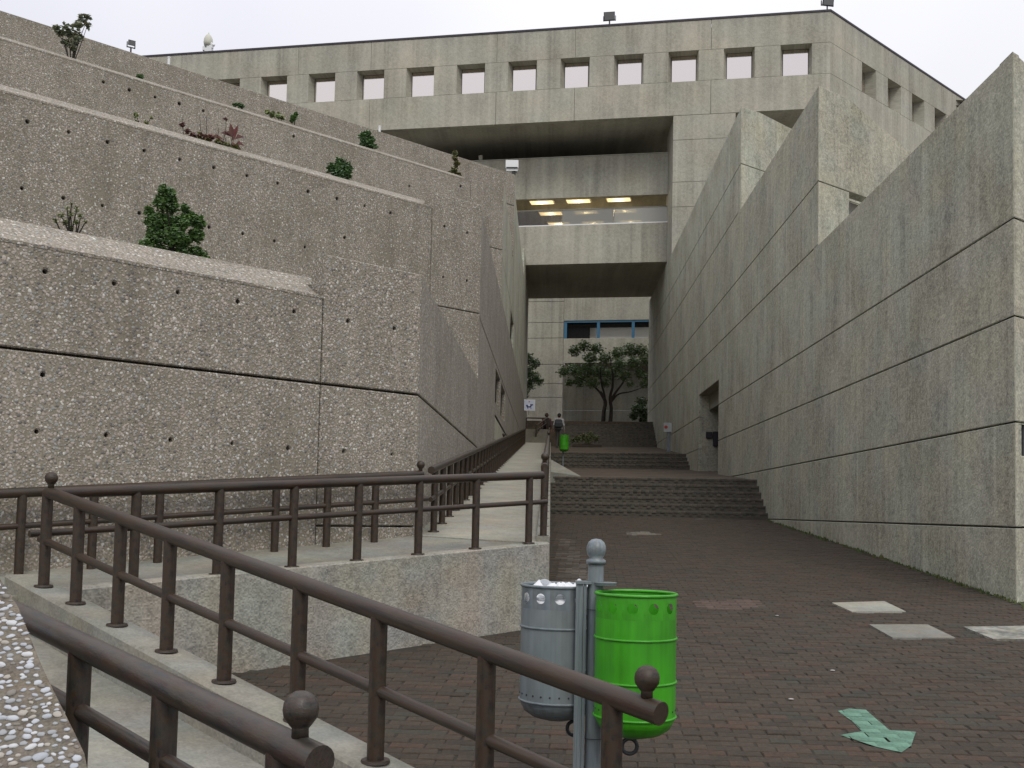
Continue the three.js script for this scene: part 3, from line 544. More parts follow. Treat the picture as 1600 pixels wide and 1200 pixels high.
    part('terrace_floor', prism([[q0.x, -q0.z], [q1.x, -q1.z], [Math.min(b1.x, WL - 0.35), -b1.z], [b0.x, -b0.z]], k < 3 ? lows[k + 1] + 0.05 : 10, k < 3 ? lows[k + 1] - 0.2 : 9.8), M.backing, leftBuilding);
  }
}

// ------------------------------------------------------------------ main building across the walkway
const fF = frame(WR, depthAt(1051.5, 230, WR), dirFacade), fG = shifted(fF, (depthAt(1043, 290, WR) - depthAt(1051.5, 230, WR)) * dirFacade.x);
const mainBuilding = thing('office_building', 'large beige concrete building bridging the walkway with a row of square windows', 'building');
const hm = (f, list) => heightAt(f, list);
const hRoof = hm(fF, [[600, 64.5], [1100, 31], [800, 48.5], [1290, 21.5]]), hWt = hm(fF, [[579, 109.5], [735, 96.5], [1156, 76.5], [1244, 72]]), hWb = hm(fF, [[579, 156], [735, 145], [1156, 122], [1244, 117]]), hBand = hm(fF, [[620, 202], [800, 193], [1047, 181.5]]);
const sCorner = fp(1297.5, 60, fF)[0], sLeft = fp(120, 100, fF)[0];
{
  const Y = (h) => h + EYE;
  const centres = [1244, 1156, 1070, 984, 900, 817, 735, 656, 579, 501, 429, 355].map((px, i) => fp(px, 75 + (1244 - px) * 0.052, fF)[0]);
  const pitch = (centres[0] - centres[11]) / 11, W = 1.42, D = 0.6, splay = 0.13, rise = 0.13;
  const win = []; for (let i = 0; i < 15; i++) win.push(centres[0] - i * pitch);
  const G = 0.007;
  const vj = [sCorner - 0.003]; for (let i = 0; i < 6; i++) vj.push(win[0] - pitch * (1.5 + i * 2 + (i % 2 ? 0.5 : 0)) ); vj.push(sLeft);
  for (let i = 0; i + 1 < vj.length; i++) {
    part('wall_panel', slab(fF, rect(vj[i + 1] + G, vj[i] - (i ? G : 0), Y(hWt) + G, Y(hRoof)), 0.3, { bevel: 0.008 }), M.facade, mainBuilding);
    part('wall_panel', slab(fF, rect(vj[i + 1] + G, vj[i] - (i ? G : 0), Y(hBand), Y(hWb) - G), 0.3, { bevel: 0.008 }), M.facade, mainBuilding);
  }
  part('roof_flashing', slab(shifted(fF, -0.03), rect(sLeft, sCorner + 0.02, Y(hRoof) + 0.002, Y(hRoof) + 0.1), 0.5, { bevel: 0 }), M.flashing, mainBuilding);
  const reveal = (f, s, mirror) => {                                  // a splayed window recess
    const o = [[s - W / 2, Y(hWb)], [s + W / 2, Y(hWb)], [s + W / 2, Y(hWt)], [s - W / 2, Y(hWt)]], q = [[s - W / 2 + splay, Y(hWb) + rise], [s + W / 2 - splay, Y(hWb) + rise], [s + W / 2 - splay, Y(hWt) - 0.02], [s - W / 2 + splay, Y(hWt) - 0.02]];
    const pos = [], uv = [];
    for (let i = 0; i < 4; i++) { const j = (i + 1) % 4, a = onFrame(f, ...o[i], -0.02), b = onFrame(f, ...o[j], -0.02), c = onFrame(f, ...q[j], -D), d = onFrame(f, ...q[i], -D); for (const [p, t] of [[a, o[i]], [c, q[j]], [b, o[j]], [a, o[i]], [d, q[i]], [c, q[j]]]) { pos.push(p.x, p.y, p.z); uv.push(t[0], t[1] + (i % 2 ? 0 : 0.3)); } }
    const g = new THREE.BufferGeometry(); g.setAttribute('position', new THREE.Float32BufferAttribute(pos, 3)); g.setAttribute('uv', new THREE.Float32BufferAttribute(uv, 2)); g.computeVertexNormals();
    const w = part('window', g, M.facade, mainBuilding);
    part('pane', slab(f, rect(q[0][0] + 0.018, q[1][0] - 0.018, q[0][1] + 0.018, q[2][1] - 0.018), 0.02, { bevel: 0, back: D - 0.06 }), M.mirrorGlass, w);
    part('frame', slab(f, rect(q[0][0] - 0.01, q[1][0] + 0.01, q[0][1] - 0.01, q[2][1] + 0.01), 0.04, { bevel: 0, back: D - 0.05, holes: [rect(q[0][0] + 0.018, q[1][0] - 0.018, q[0][1] + 0.018, q[2][1] - 0.018)] }), M.darkMetal, w);
  };
  let edge = sCorner - 0.003;
  for (const s of win) { part('wall_pier', slab(fF, rect(s + W / 2, edge, Y(hWb) + 0.001, Y(hWt) - 0.001), 0.3, { bevel: 0.006 }), M.facade, mainBuilding); reveal(fF, s); edge = s - W / 2; }
  // right return of the top block
  const cp = onFrame(fF, sCorner, 0), fT = frame(cp.x, -cp.z, dirReturn), T0 = 0.004, TL = 26;
  for (const [a, b] of [[0, 7], [7, 14], [14, TL]]) {
    part('wall_panel', slab(fT, rect(a + T0 + (a ? G : 0), b, Y(hWt) + G, Y(hRoof)), 0.3, { bevel: 0.008 }), M.facade, mainBuilding);
    part('wall_panel', slab(fT, rect(a + T0 + (a ? G : 0), b, Y(hBand) - 1.2, Y(hWb) - G), 0.3, { bevel: 0.008 }), M.facade, mainBuilding);
  }
  part('roof_flashing', slab(shifted(fT, -0.03), rect(0.02, TL, Y(hRoof) + 0.003, Y(hRoof) + 0.1), 0.5, { bevel: 0 }), M.flashing, mainBuilding);
  const sw = [[1347, 125], [1387, 150], [1425, 175], [1460.5, 195]].map(([x, y]) => fp(x, y, fT)[0]), p2 = (sw[3] - sw[0]) / 3;
  let ed = T0; for (let i = 0; i < 8; i++) { const s = sw[0] + p2 * i + W / 2; part('wall_pier', slab(fT, rect(ed, s - W / 2, Y(hWb) + 0.001, Y(hWt) - 0.001), 0.3, { bevel: 0.006 }), M.facade, mainBuilding); reveal(fT, s); ed = s + W / 2; }
  part('wall_pier', slab(fT, rect(ed, TL, Y(hWb) + 0.001, Y(hWt) - 0.001), 0.3, { bevel: 0.006 }), M.facade, mainBuilding);
  // core of the top block and its underside
  const pl = (f, s, out) => { const p = onFrame(f, s, 0, out); return [p.x, -p.z]; };
  const backR = pl(fT, TL, -1.2), inner = [pl(fF, sLeft, -1.0), pl(fF, sCorner - 0.6, -1.0), backR, [backR[0] - 4, 59.5], [-30, 66]];
  part('roof', prism([pl(fF, sLeft, -0.2), pl(fF, sCorner - 0.3, -0.2), pl(fT, TL, -0.4), inner[3], inner[4]], hRoof - 0.3, hRoof - 0.6), M.backing, mainBuilding);
  part('block_core', prism(inner, hRoof - 0.7, hBand + 0.35), M.backing, mainBuilding);
  part('soffit', prism([pl(fF, sLeft, -0.28), pl(fF, sCorner - 0.3, -0.28), pl(fT, TL, -0.4), [backR[0] - 4, 59.5], [-30, 66]], hBand + 0.3, hBand + 0.02), M.facade, mainBuilding);
  // pillar right of the walkway
  const sp1 = fp(1149, 230, fF)[0], jy = [217, 283, 322].map((y) => fp(1100, y, fF)[1]), py = [Y(8), jy[2], jy[1], jy[0], Y(hBand) - 0.01];
  const pillar = part('pillar', prism([pl(fF, 0.02, -0.1), pl(fF, sp1 - 0.02, -0.1), pl(fF, sp1 - 0.02, -3.2), [WR + 0.02, -fG.o.z + 0.8]], hBand + 0.01, 6), M.facade, mainBuilding);
  for (let i = 0; i < 4; i++) part('pillar_panel', slab(fF, rect(0, sp1, py[i] + G, py[i + 1] - G), 0.12, { bevel: 0.008 }), M.facade, pillar);
  // bridge over the walkway
  const y1 = fp(1000, 241, fG)[1], y2 = fp(1000, 305, fG)[1], y3 = fp(1000, 348.5, fG)[1], y4 = fp(1000, 410, fG)[1], sG0 = fp(640, 300, fG)[0], sG1 = 0.35;
  const parapet = part('spandrel', slab(fG, rect(sG0, sG1, y2, y1), 0.25, { bevel: 0.01 }), M.facade, mainBuilding);
  part('sill_rail', slab(shifted(fG, -0.02), rect(sG0, sG1 - 0.4, y1 + 0.002, y1 + 0.05), 0.32, { bevel: 0 }), M.facade, parapet);
  part('spandrel', slab(fG, rect(sG0, sG1, y4, y3), 0.25, { bevel: 0.01 }), M.facade, mainBuilding);
  const pg = (s, out) => pl(fG, s, out), H = (y) => y - EYE;
  part('passage_soffit', prism([pg(sG0, -0.26), pg(WR - 5.5 + 0.6, -0.26), [WR + 0.3, DEND - 0.4], [WL - 6, DEND + 1.6]], H(y4) + 0.4, H(y4) + 0.03), M.facade, mainBuilding);
  part('floor_slab', prism([pg(sG0, -0.26), pg(0.5, -0.26), [WR + 0.4, DEND - 1], [WL - 6, DEND + 1]], H(y3) - 0.3, H(y4) + 0.45), M.interior, mainBuilding);
  part('back_wall', prism([pg(sG0, -7), pg(0.5, -7), pg(0.5, -7.3), pg(sG0, -7.3)], H(y1) - 0.2, H(y4) + 0.4), M.interior, mainBuilding);
  part('side_wall', prism([pg(sG0, -0.3), pg(sG0 + 0.3, -0.3), pg(sG0 + 0.3, -7), pg(sG0, -7)], H(y1) - 0.2, H(y4) + 0.4), M.interior, mainBuilding);
  part('floor_slab', prism([pg(sG0, -0.26), pg(0.5, -0.26), [WR + 0.4, DEND - 1], [WL - 6, DEND + 1]], H(y1) - 1.0, H(y2) + 0.16), M.facade, mainBuilding);
  // glazing of the lit room: open transom above, grey panes below
  const ym = fp(930, 325, fG)[1], cut = [821, 877.5, 959, 1041].map((px) => fp(px, 335, fG)[0]); cut[0] = sG0; cut[3] = 0.02;
  const panes = [new THREE.MeshPhysicalMaterial({ color: new THREE.Color().setRGB(0.75, 0.75, 0.75), transmission: 1, thickness: 0, roughness: 0 }), new THREE.MeshPhysicalMaterial({ color: new THREE.Color().setRGB(0.5, 0.5, 0.46), transmission: 0.62, thickness: 0, roughness: 0 }), new THREE.MeshPhysicalMaterial({ color: new THREE.Color().setRGB(0.55, 0.55, 0.5), transmission: 0.5, thickness: 0, roughness: 0 })];
  const strip = part('strip_window', slab(shifted(fG, 0.08), rect(sG0, 0.02, y3 + 0.004, y3 + 0.07), 0.1, { bevel: 0 }), M.white, mainBuilding);
  part('transom', slab(fG, rect(sG0, 0.02, ym - 0.02, ym + 0.02), 0.05, { bevel: 0, back: 0.1 }), M.slab, strip);
  for (let i = 0; i < 3; i++) part('pane', slab(fG, rect(cut[i] + 0.012, cut[i + 1] - 0.012, y3 + 0.08, ym - 0.025), 0.012, { bevel: 0, back: 0.12 }), panes[i], strip);
  // dark gallery above the bridge
  const fB2 = shifted(fG, 4.2), gs = [], gp = [fp(690, 215, fB2)[0], 0.6];
  part('gallery_wall', slab(fB2, rect(gp[0] - 6, gp[1], y1 - 1.2, Y(hBand)), 0.2, { bevel: 0, back: 0.2 }), M.facade, mainBuilding);
  for (const [a, b] of [[690, 736], [738, 780], [810, 849], [888, 938], [940, 991], [1002, 1028]]) part('gallery_pane', slab(fB2, rect(fp(a, 225, fB2)[0], fp(b, 225, fB2)[0], y1 - 1.1, fp(900, 208, fB2)[1]), 0.04, { bevel: 0, back: 0.1 }), M.darkGlass, mainBuilding);
  for (const [a, b] of [[782, 808], [851, 886], [993, 1000], [1030, 1042]]) part('gallery_pilaster', slab(fB2, rect(fp(a, 225, fB2)[0], fp(b, 225, fB2)[0], y1 - 1.2, fp(900, 205, fB2)[1]), 0.2, { bevel: 0 }), M.facade, mainBuilding);
  part('gallery_beam', slab(shifted(fG, 3.2), rect(gp[0] - 6, 0.5, fp(900, 207, shifted(fG, 3.2))[1], Y(hBand)), 0.3, { bevel: 0 }), M.facade, mainBuilding);
  // ceiling lamps of the lit room
  const lampMat = new THREE.MeshStandardMaterial({ color: 0xffffff, emissive: new THREE.Color(1, 0.72, 0.3), emissiveIntensity: 1.15 });
  const cy = H(y2) + 0.14, cols = [[847, 313], [904, 313], [967, 310]].map(([x, y]) => fp(x, y, shifted(fG, 1.0))[0]);
  for (let r = 0; r < 3; r++) for (let c = 0; c < 3; c++) {
    const p = onFrame(fG, cols[c] + (r - 0) * 0.12, cy + EYE, -(0.95 + r * 2.1));
    const lamp = thing('ceiling_lamp', 'warm ceiling lamp in the ' + ['front row just inside', 'middle row inside', 'rear row inside'][r] + ' the bridge window, ' + ['by the terrace end', 'in the middle bay', 'by the pillar'][c], 'lamp', [p.x, p.y, p.z], 'lit ceiling lamps in the bridge room');
    lamp.rotation.y = -Math.atan(tanF);
    part('housing', box(1.26, 0.06, 0.66, 0, -0.02, 0), M.white, lamp); part('diffuser', box(1.16, 0.02, 0.56, 0, -0.061, 0), lampMat, lamp);
    const li = new THREE.PointLight(new THREE.Color(1, 0.8, 0.5), 1.2, 0, 2); li.position.set(0, -0.16, 0); li.castShadow = true; li.shadow.radius = 8; lamp.add(li);
  }
}

// ------------------------------------------------------------------ building at the end of the court
{
  const f = frame(2, 76, dirFacade), f2 = shifted(f, 4.5), Y = (py) => fp(930, py, f)[1], X = (px) => fp(px, 560, f)[0];
  const b = thing('court_building', 'beige concrete building behind the tree with a blue framed strip window', 'building');
  const joint = [690, 621, 599.5, 569, 527.5, 503, 470, 380], g = 0.014;
  for (let i = 0; i + 1 < joint.length; i++) part('wall_panel', slab(f, rect(X(690), X(879.5), Y(joint[i]) + g, Y(joint[i + 1]) - g), 0.3, { bevel: 0.01 }), M.facade, b);
  part('wall_panel', slab(f, rect(X(880), X(1200), Y(500.5), Y(380)), 0.3, { bevel: 0.01 }), M.facade, b);
  part('wall_panel', slab(f, rect(X(880), X(1200), Y(567), Y(528.5)), 0.3, { bevel: 0.01 }), M.facade, b);
  part('wall_core', slab(f, rect(X(690), X(879), Y(690), Y(385)), 0.3, { bevel: 0, back: 0.28 }), M.backing, b);
  const blue = mat([0.05, 0.16, 0.27], 0.5), w = part('strip_window', slab(f, rect(X(880.5), X(1200), Y(503.5), Y(500.8)), 0.14, { bevel: 0, back: 0.05 }), blue, b);
  for (const px of [882.5, 934, 988.5, 1042, 1096]) part('mullion', slab(f, rect(X(px) - 0.1, X(px) + 0.1, Y(528.3), Y(503.7)), 0.14, { bevel: 0, back: 0.05 }), blue, w);
  part('frame', slab(f, rect(X(920), X(1200), Y(511), Y(500)), 0.1, { bevel: 0, back: 0.3 }), M.darkGlass, w);
  part('pane', slab(f, rect(X(880.5), X(920), Y(529), Y(500)), 0.03, { bevel: 0, back: 0.4 }), M.darkGlass, w);
  part('pane', slab(f, rect(X(905), X(1200), Y(532), Y(495)), 0.03, { bevel: 0, back: 0.9 }), mat([0.8, 0.78, 0.74], 0.9), w);
  part('soffit', prism([X(880), X(1200)].flatMap((s, i) => { const p = onFrame(f, s, 0, -0.31), q = onFrame(f, s, 0, -4.6); return i ? [[p.x, -p.z], [q.x, -q.z]] : [[q.x, -q.z], [p.x, -p.z]]; }), Y(560) - EYE, Y(566.5) - EYE), M.interior, b);
  part('back_wall', slab(f2, rect(X(860), X(1200), Y(631), Y(555)), 0.3, { bevel: 0.01 }), M.facade, b);
  part('back_wall', slab(f2, rect(X(860), X(1200), Y(690), Y(631) - 0.03), 0.3, { bevel: 0.01 }), M.facade, b);
}

// ------------------------------------------------------------------ pebbled slope in the foreground
{
  const Pa = hitDepth(135, 1190, 2.55), Pb = hitDepth(0, 905, 3.3), k = (Pb.y - Pa.y) / (Pa.z - Pb.z), n = V3(0, 1, k).normalize();
  const outline = [[-300, 880], [0, 905], [14, 925], [28, 948], [42, 982], [52, 1008], [66, 1042], [82, 1076], [100, 1112], [118, 1148], [132, 1178], [136, 1200], [140, 1260], [-300, 1300]].map(([x, y]) => hitPlane(x, y, Pa, n));
  const o = thing('pebbled_slope', 'sloping concrete bank with white pebbles beside the near worn railing', 'bank');
  part('mortar', solidBetween(outline, outline.map((p) => V3(p.x, -0.1, p.z))), texMat(concreteTextures(512, 0.5, [0.135, 0.115, 0.088], { grain: 0.45, mottle: 0.35, streak: 0, fineCells: 110 }), 0.004), o);
  const ex = V3(1, 0, 0), ey = new THREE.Vector3().crossVectors(n, ex).normalize(), geos = [], mats = [];
  for (let i = 0; i < 6; i++) { const g = new THREE.IcosahedronGeometry(1, 1), p = g.attributes.position; const q = mergeVertices(g.deleteAttribute('normal').deleteAttribute('uv')), a = q.attributes.position; for (let j = 0; j < a.count; j++) { const t = rr(0.78, 1.15); a.setXYZ(j, a.getX(j) * t, a.getY(j) * t, a.getZ(j) * t); } q.computeVertexNormals(); geos.push(q); }
  for (const c of [[0.44, 0.46, 0.49], [0.36, 0.38, 0.41], [0.5, 0.51, 0.52], [0.3, 0.31, 0.32], [0.36, 0.33, 0.29], [0.2, 0.18, 0.16]]) mats.push(mat(c, 0.7));
  const inside = (x, z) => inPoly(x, z, outline), taken = []; let made = 0;
  const cand = []; for (let i = 0; i < 9000 && cand.length < 900; i++) {
    const u = rr(-0.6, 0.35), v = rr(-0.3, 1.1), P = Pa.clone().addScaledVector(ex, u).addScaledVector(ey, -v).addScaledVector(n, 0); P.z = Pa.z - Math.abs(v) * (v < 0 ? -1 : 1) * n.y; P.y = Pa.y + (Pa.z - P.z) * k;
    const r = 0.006 + 0.008 * Math.pow(rnd(), 1.6);
    if (!inside(P.x + r, P.z) || taken.some(([q, s]) => q.distanceTo(P) < s + r + 0.001)) continue;
    taken.push([P, r]); const pr = P.clone().project(camera); cand.push({ P, r, vis: Math.abs(pr.x) < 1.02 && Math.abs(pr.y) < 1.02 });
  }
  cand.sort((p, q) => (q.vis - p.vis) || q.r - p.r);
  const qn = new THREE.Quaternion().setFromUnitVectors(UP, n), rest = cand.slice(300), inst = new THREE.InstancedMesh(geos[0], mats[1], Math.max(1, rest.length)), m4 = new THREE.Matrix4();
  const pose = (c) => [c.P.clone().addScaledVector(n, c.r * 0.12), qn.clone().multiply(new THREE.Quaternion().setFromAxisAngle(UP, rr(-0.7, 0.7))), V3(c.r * rr(1.0, 1.5), c.r * 0.55, c.r * rr(0.7, 1.1))];
  cand.slice(0, 300).forEach((c) => { const m = part('pebble', geos[Math.floor(rnd() * 6)], mats[Math.min(5, Math.floor(Math.pow(rnd(), 1.5) * 6))], o), [p, q, s] = pose(c); m.position.copy(p); m.quaternion.copy(q); m.scale.copy(s); });
  rest.forEach((c, i) => inst.setMatrixAt(i, m4.compose(...pose(c)))); inst.name = 'small_pebbles'; inst.userData = { kind: 'stuff' }; shadow(inst); o.add(inst);
}

// ------------------------------------------------------------------ litter bins
const paint = (c, r = 0.42) => texMat(concreteTextures(256, 1, [1, 1, 1].map(() => 0.86), { grain: 0.1, mottle: 0.3, streak: 0.2, fineCells: 60, tint: 0.05 }), 0.0008, { color: new THREE.Color().setRGB(...c), roughness: r });
M.grey = paint([0.2, 0.235, 0.25]); M.green = paint([0.055, 0.36, 0.012], 0.36); M.scroll = mat([0.035, 0.04, 0.045], 0.5);
const ring = (r, t, y) => new THREE.TorusGeometry(r, t, 8, 48).rotateX(Math.PI / 2).translate(0, y, 0);
const BR = 0.185, BH = 0.655;
function binShell(r, y0, y1, holes, hy, hr) {                        // a drum wall with a row of round holes
  const geos = [], N = holes, w = 2 * Math.PI / N;
  for (let i = 0; i < N; i++) {
    const s = new THREE.Shape(), W = w * r, pts = []; const K = 6;
    for (let j = 0; j <= K; j++) pts.push(new THREE.Vector2(W * j / K, y0)); for (let j = K; j >= 0; j--) pts.push(new THREE.Vector2(W * j / K, y1));
    s.setFromPoints(pts); const h = new THREE.Path(); h.absarc(W / 2, hy, hr, 0, Math.PI * 2, true); s.holes.push(h);
    const g = new THREE.ShapeGeometry(s, 14), p = g.attributes.position, nn = g.attributes.normal;
    for (let j = 0; j < p.count; j++) { const a = i * w + p.getX(j) / r; p.setXYZ(j, Math.sin(a) * r, p.getY(j), Math.cos(a) * r); nn.setXYZ(j, Math.sin(a), 0, Math.cos(a)); }
    geos.push(g);
  }
  return mergeAll(geos);
}
function makeBin(parent, x, z, topY, material, turnBy) {
  const y0 = topY - BH, b = part('bin', new THREE.LatheGeometry([[0, 0], [0.06, 0.004], [0.12, 0.02], [0.16, 0.047], [0.178, 0.08], [BR, 0.1], [BR, 0.545]].map((p) => new THREE.Vector2(...p)), 48).translate(0, 0, 0), material, parent);
  b.position.set(x, y0, z); b.rotation.y = turnBy;
  part('rim_wall', binShell(BR, 0.545, 0.65, 12, 0.597, 0.0245), material, b);
  for (const y of [0.102, 0.26, 0.455]) part('band', ring(BR + 0.001, 0.006, y), material, b);
  part('rim', ring(BR, 0.0075, 0.652), material, b);
  const tiny = []; for (let i = 0; i < 26; i++) { const a = i / 26 * 6.283; tiny.push(new THREE.CylinderGeometry(0.0045, 0.0045, 0.004, 6).rotateX(Math.PI / 2).translate(0, 0, BR + 0.0005).rotateY(a).translate(0, 0.135, 0)); }
  part('drain_holes', mergeAll(tiny), M.darkMetal, b);
  return b;
}
const postBall = (y) => new THREE.LatheGeometry([[0, y - 0.075], [0.046, y - 0.075], [0.047, y - 0.055], [0.03, y - 0.045], [0.042, y - 0.03], [0.047, y - 0.008], [0.046, y + 0.01], [0.038, y + 0.03], [0.022, y + 0.043], [0, y + 0.047]].map((p) => new THREE.Vector2(...p)), 28);
{
  const d = 5.2, base = hitDepth(931, 900, d), gy = groundY(d) - 0.01, o = thing('litter_bin_stand', 'grey post with a green and a grey perforated drum bin beside the railing', 'litter bin', [base.x, gy, base.z]);
  const rel = (px, py, dd) => hitDepth(px, py, dd).sub(o.position), ballY = rel(930.5, 857, d).y, ball0 = rel(930.5, 857, d).x;
  part('post', new THREE.CylinderGeometry(0.037, 0.039, ballY - 0.05, 24).translate(0, (ballY - 0.05) / 2, 0), M.grey, o);
  part('ball_finial', postBall(ballY), M.grey, o);
  part('base_plate', new THREE.CylinderGeometry(0.11, 0.115, 0.016, 24).translate(0, 0.018, 0), M.grey, o);
  const gb = rel(994, 930, 5.05), kb = rel(874, 915, 5.38);
  makeBin(o, gb.x, gb.z, gb.y + 0.01, M.green, 0.1); makeBin(o, kb.x, kb.z, kb.y + 0.004, M.grey, 0.28);
  // the flat side bars, top collars and scrolls
  const barTop = rel(908, 911, 5.22), hb = barTop.y;
  part('side_bar', new THREE.BoxGeometry(0.034, hb, 0.03).translate(barTop.x - 0.008, hb / 2, 0.02), M.grey, o);
  part('side_bar', new THREE.BoxGeometry(0.014, hb, 0.05).translate(barTop.x + 0.018, hb / 2, 0.01), M.grey, o);
  part('collar', new THREE.BoxGeometry(0.075, 0.012, 0.07).translate(barTop.x + 0.01, hb + 0.006, 0.01), M.grey, o);
  part('collar', new THREE.CylinderGeometry(0.055, 0.05, 0.014, 24).translate(0.045, hb + 0.002, 0.03), M.grey, o);
  for (const [bx, by, bz] of [[kb.x + 0.085, kb.y - BH - 0.03, kb.z + 0.02], [gb.x - 0.02, gb.y - BH - 0.03, gb.z]]) part('scroll_bracket', new THREE.TorusGeometry(0.034, 0.009, 8, 24).translate(bx, by, bz), M.scroll, o);
  for (const y of [hb - 0.12, hb - 0.72]) part('wire_tie', new THREE.TorusGeometry(0.046, 0.002, 6, 28).rotateX(Math.PI / 2).translate(0, y, 0), M.scroll, o);
  for (const [b, y] of [[gb, 0.2], [gb, 0.52], [kb, 0.2], [kb, 0.52]]) part('bracket', bar(V3(0, b.y - BH + y, 0), V3(b.x * 0.4, b.y - BH + y, b.z * 0.4), 0.011, 8), M.grey, o);
  // the white bag in the grey bin
  const pts = []; for (let i = 0; i <= 14; i++) pts.push(new THREE.Vector2(0.17 + 0.004 * Math.sin(i * 1.7) - (i > 11 ? 0.022 * (i - 11) : 0), 0.3 + i * 0.026));
  const bag = new THREE.LatheGeometry(pts, 40), p = bag.attributes.position;
  for (let i = 0; i < p.count; i++) { const a = Math.atan2(p.getZ(i), p.getX(i)), k = 1 + 0.02 * Math.sin(a * 7 + p.getY(i) * 30) + 0.012 * Math.sin(a * 13); const up = p.getY(i) > 0.6 ? 0.022 * Math.sin(a * 2 + 1) + 0.008 * Math.sin(a * 5) : 0; p.setXYZ(i, p.getX(i) * k, p.getY(i) + up, p.getZ(i) * k); }
  bag.computeVertexNormals();
  const puff = new THREE.SphereGeometry(0.16, 40, 20), pp = puff.attributes.position; for (let i = 0; i < pp.count; i++) { const x = pp.getX(i), z = pp.getZ(i), n = noiseG(x * 1.1 + 0.4, z * 1.1 + 0.2) * 0.6 + noiseG(x * 2.7 + 0.1, z * 2.7 + 0.7) * 0.4; pp.setXYZ(i, x, 0.612 + pp.getY(i) * 0.22 * (0.4 + 1.2 * n) + 0.03 * (n - 0.4) + 0.02 * (x / 0.16), z); } puff.computeVertexNormals();
  const m = solo('plastic_bag', 'crumpled white plastic bag lining the grey drum bin', 'bag', mergeAll([bag, puff]), mat([0.78, 0.8, 0.82], 0.5)); m.position.set(o.position.x + kb.x, o.position.y + kb.y - BH, o.position.z + kb.z);
}
const landingH = (d, l) => { const q = d - (WR - l) * tanF; return q < D2 ? top1 + (h2 - top1) * (q - D1t) / (D2 + 0.1 - D1t) : h2t + (h3 - h2t) * (q - D2t) / (D3 + 0.1 - D2t); };
{
  const d = 42.6, p = hitDepth(880, 700, d), y = landingH(d, p.x) + EYE, o = thing('litter_bin_stand', 'small bright green drum bin on a slim grey post on the stairs', 'litter bin', [p.x, y, p.z]);
  const top = hitDepth(880, 680, d).y - y;
  part('post', new THREE.CylinderGeometry(0.03, 0.032, top - 0.3, 14).translate(0, (top - 0.3) / 2, 0), M.grey, o); makeBin(o, 0.03, 0.05, top, M.green, 0);
}

// ------------------------------------------------------------------ plants and trees
const leafMat = (c, t = 0.35) => new THREE.MeshPhysicalMaterial({ color: new THREE.Color().setRGB(...c), roughness: 0.75, transmission: t, thickness: 0, vertexColors: true, side: THREE.DoubleSide });
function leafCloud(clumps, count, size, aspect = 0.5, squash = 1) {  // clumps [[centre, radius], ...]; bent leaves through each clump's volume
  const pos = [], col = [], nor = [], uv = [], tot = clumps.reduce((s, c) => s + c[1] * c[1], 0);
  const e = new THREE.Euler(), q = new THREE.Quaternion();
  for (const [c, r] of clumps) {
    const n = Math.max(4, Math.round(count * r * r / tot));
    for (let i = 0; i < n; i++) {
      const v = V3(rr(-1, 1), rr(-1, 1), rr(-1, 1)); while (v.lengthSq() > 1) v.set(rr(-1, 1), rr(-1, 1), rr(-1, 1));
      v.multiplyScalar(r * (0.55 + 0.45 * rnd()) * (rnd() < 0.12 ? 1.22 : 1)); v.y *= squash;
      const L = size * rr(0.6, 1.3), W = L * aspect; e.set(rr(-0.9, 0.9), rr(0, 6.28), rr(-0.9, 0.9)); q.setFromEuler(e);
      const a = [V3(0, 0, -L / 2), V3(W / 2, -L * 0.08, 0), V3(0, 0, L / 2), V3(-W / 2, -L * 0.08, 0)].map((p) => p.applyQuaternion(q).add(v).add(c));
      const t = rr(0.65, 1.3), h = rr(0.85, 1.25);
      const nn = a[1].clone().sub(a[0]).cross(a[2].clone().sub(a[0])).normalize();
      for (const k of [0, 1, 2, 0, 2, 3]) { pos.push(a[k].x, a[k].y, a[k].z); col.push(t * h, t, t * 0.9); nor.push(nn.x, nn.y, nn.z); uv.push(k & 1, k >> 1); }
    }
  }
  const g = new THREE.BufferGeometry(); g.setAttribute('position', new THREE.Float32BufferAttribute(pos, 3)); g.setAttribute('normal', new THREE.Float32BufferAttribute(nor, 3)); g.setAttribute('uv', new THREE.Float32BufferAttribute(uv, 2)); g.setAttribute('color', new THREE.Float32BufferAttribute(col, 3)); return g;
}
function limbs(paths) { return mergeAll(paths.map(([pts, r0, r1]) => { const curve = new THREE.CatmullRomCurve3(pts), g = new THREE.TubeGeometry(curve, 12, 1, 7), p = g.attributes.position; for (let i = 0; i <= 12; i++) { const c = curve.getPointAt(i / 12), r = r0 + (r1 - r0) * i / 12; for (let j = 0; j <= 7; j++) { const k = i * 8 + j, v = V3(p.getX(k), p.getY(k), p.getZ(k)).sub(c).multiplyScalar(r).add(c); p.setXYZ(k, v.x, v.y, v.z); } } g.computeVertexNormals(); return g; })); }
const bark = texMat(concreteTextures(256, 0.5, [0.045, 0.036, 0.028], { grain: 0.5, mottle: 0.4, streak: 0.4, fineCells: 60 }), 0.01);
const courtH = (d) => h3t + 2.6 * (d - (D3t + 0.3)) / (96 - D3t - 0.3);
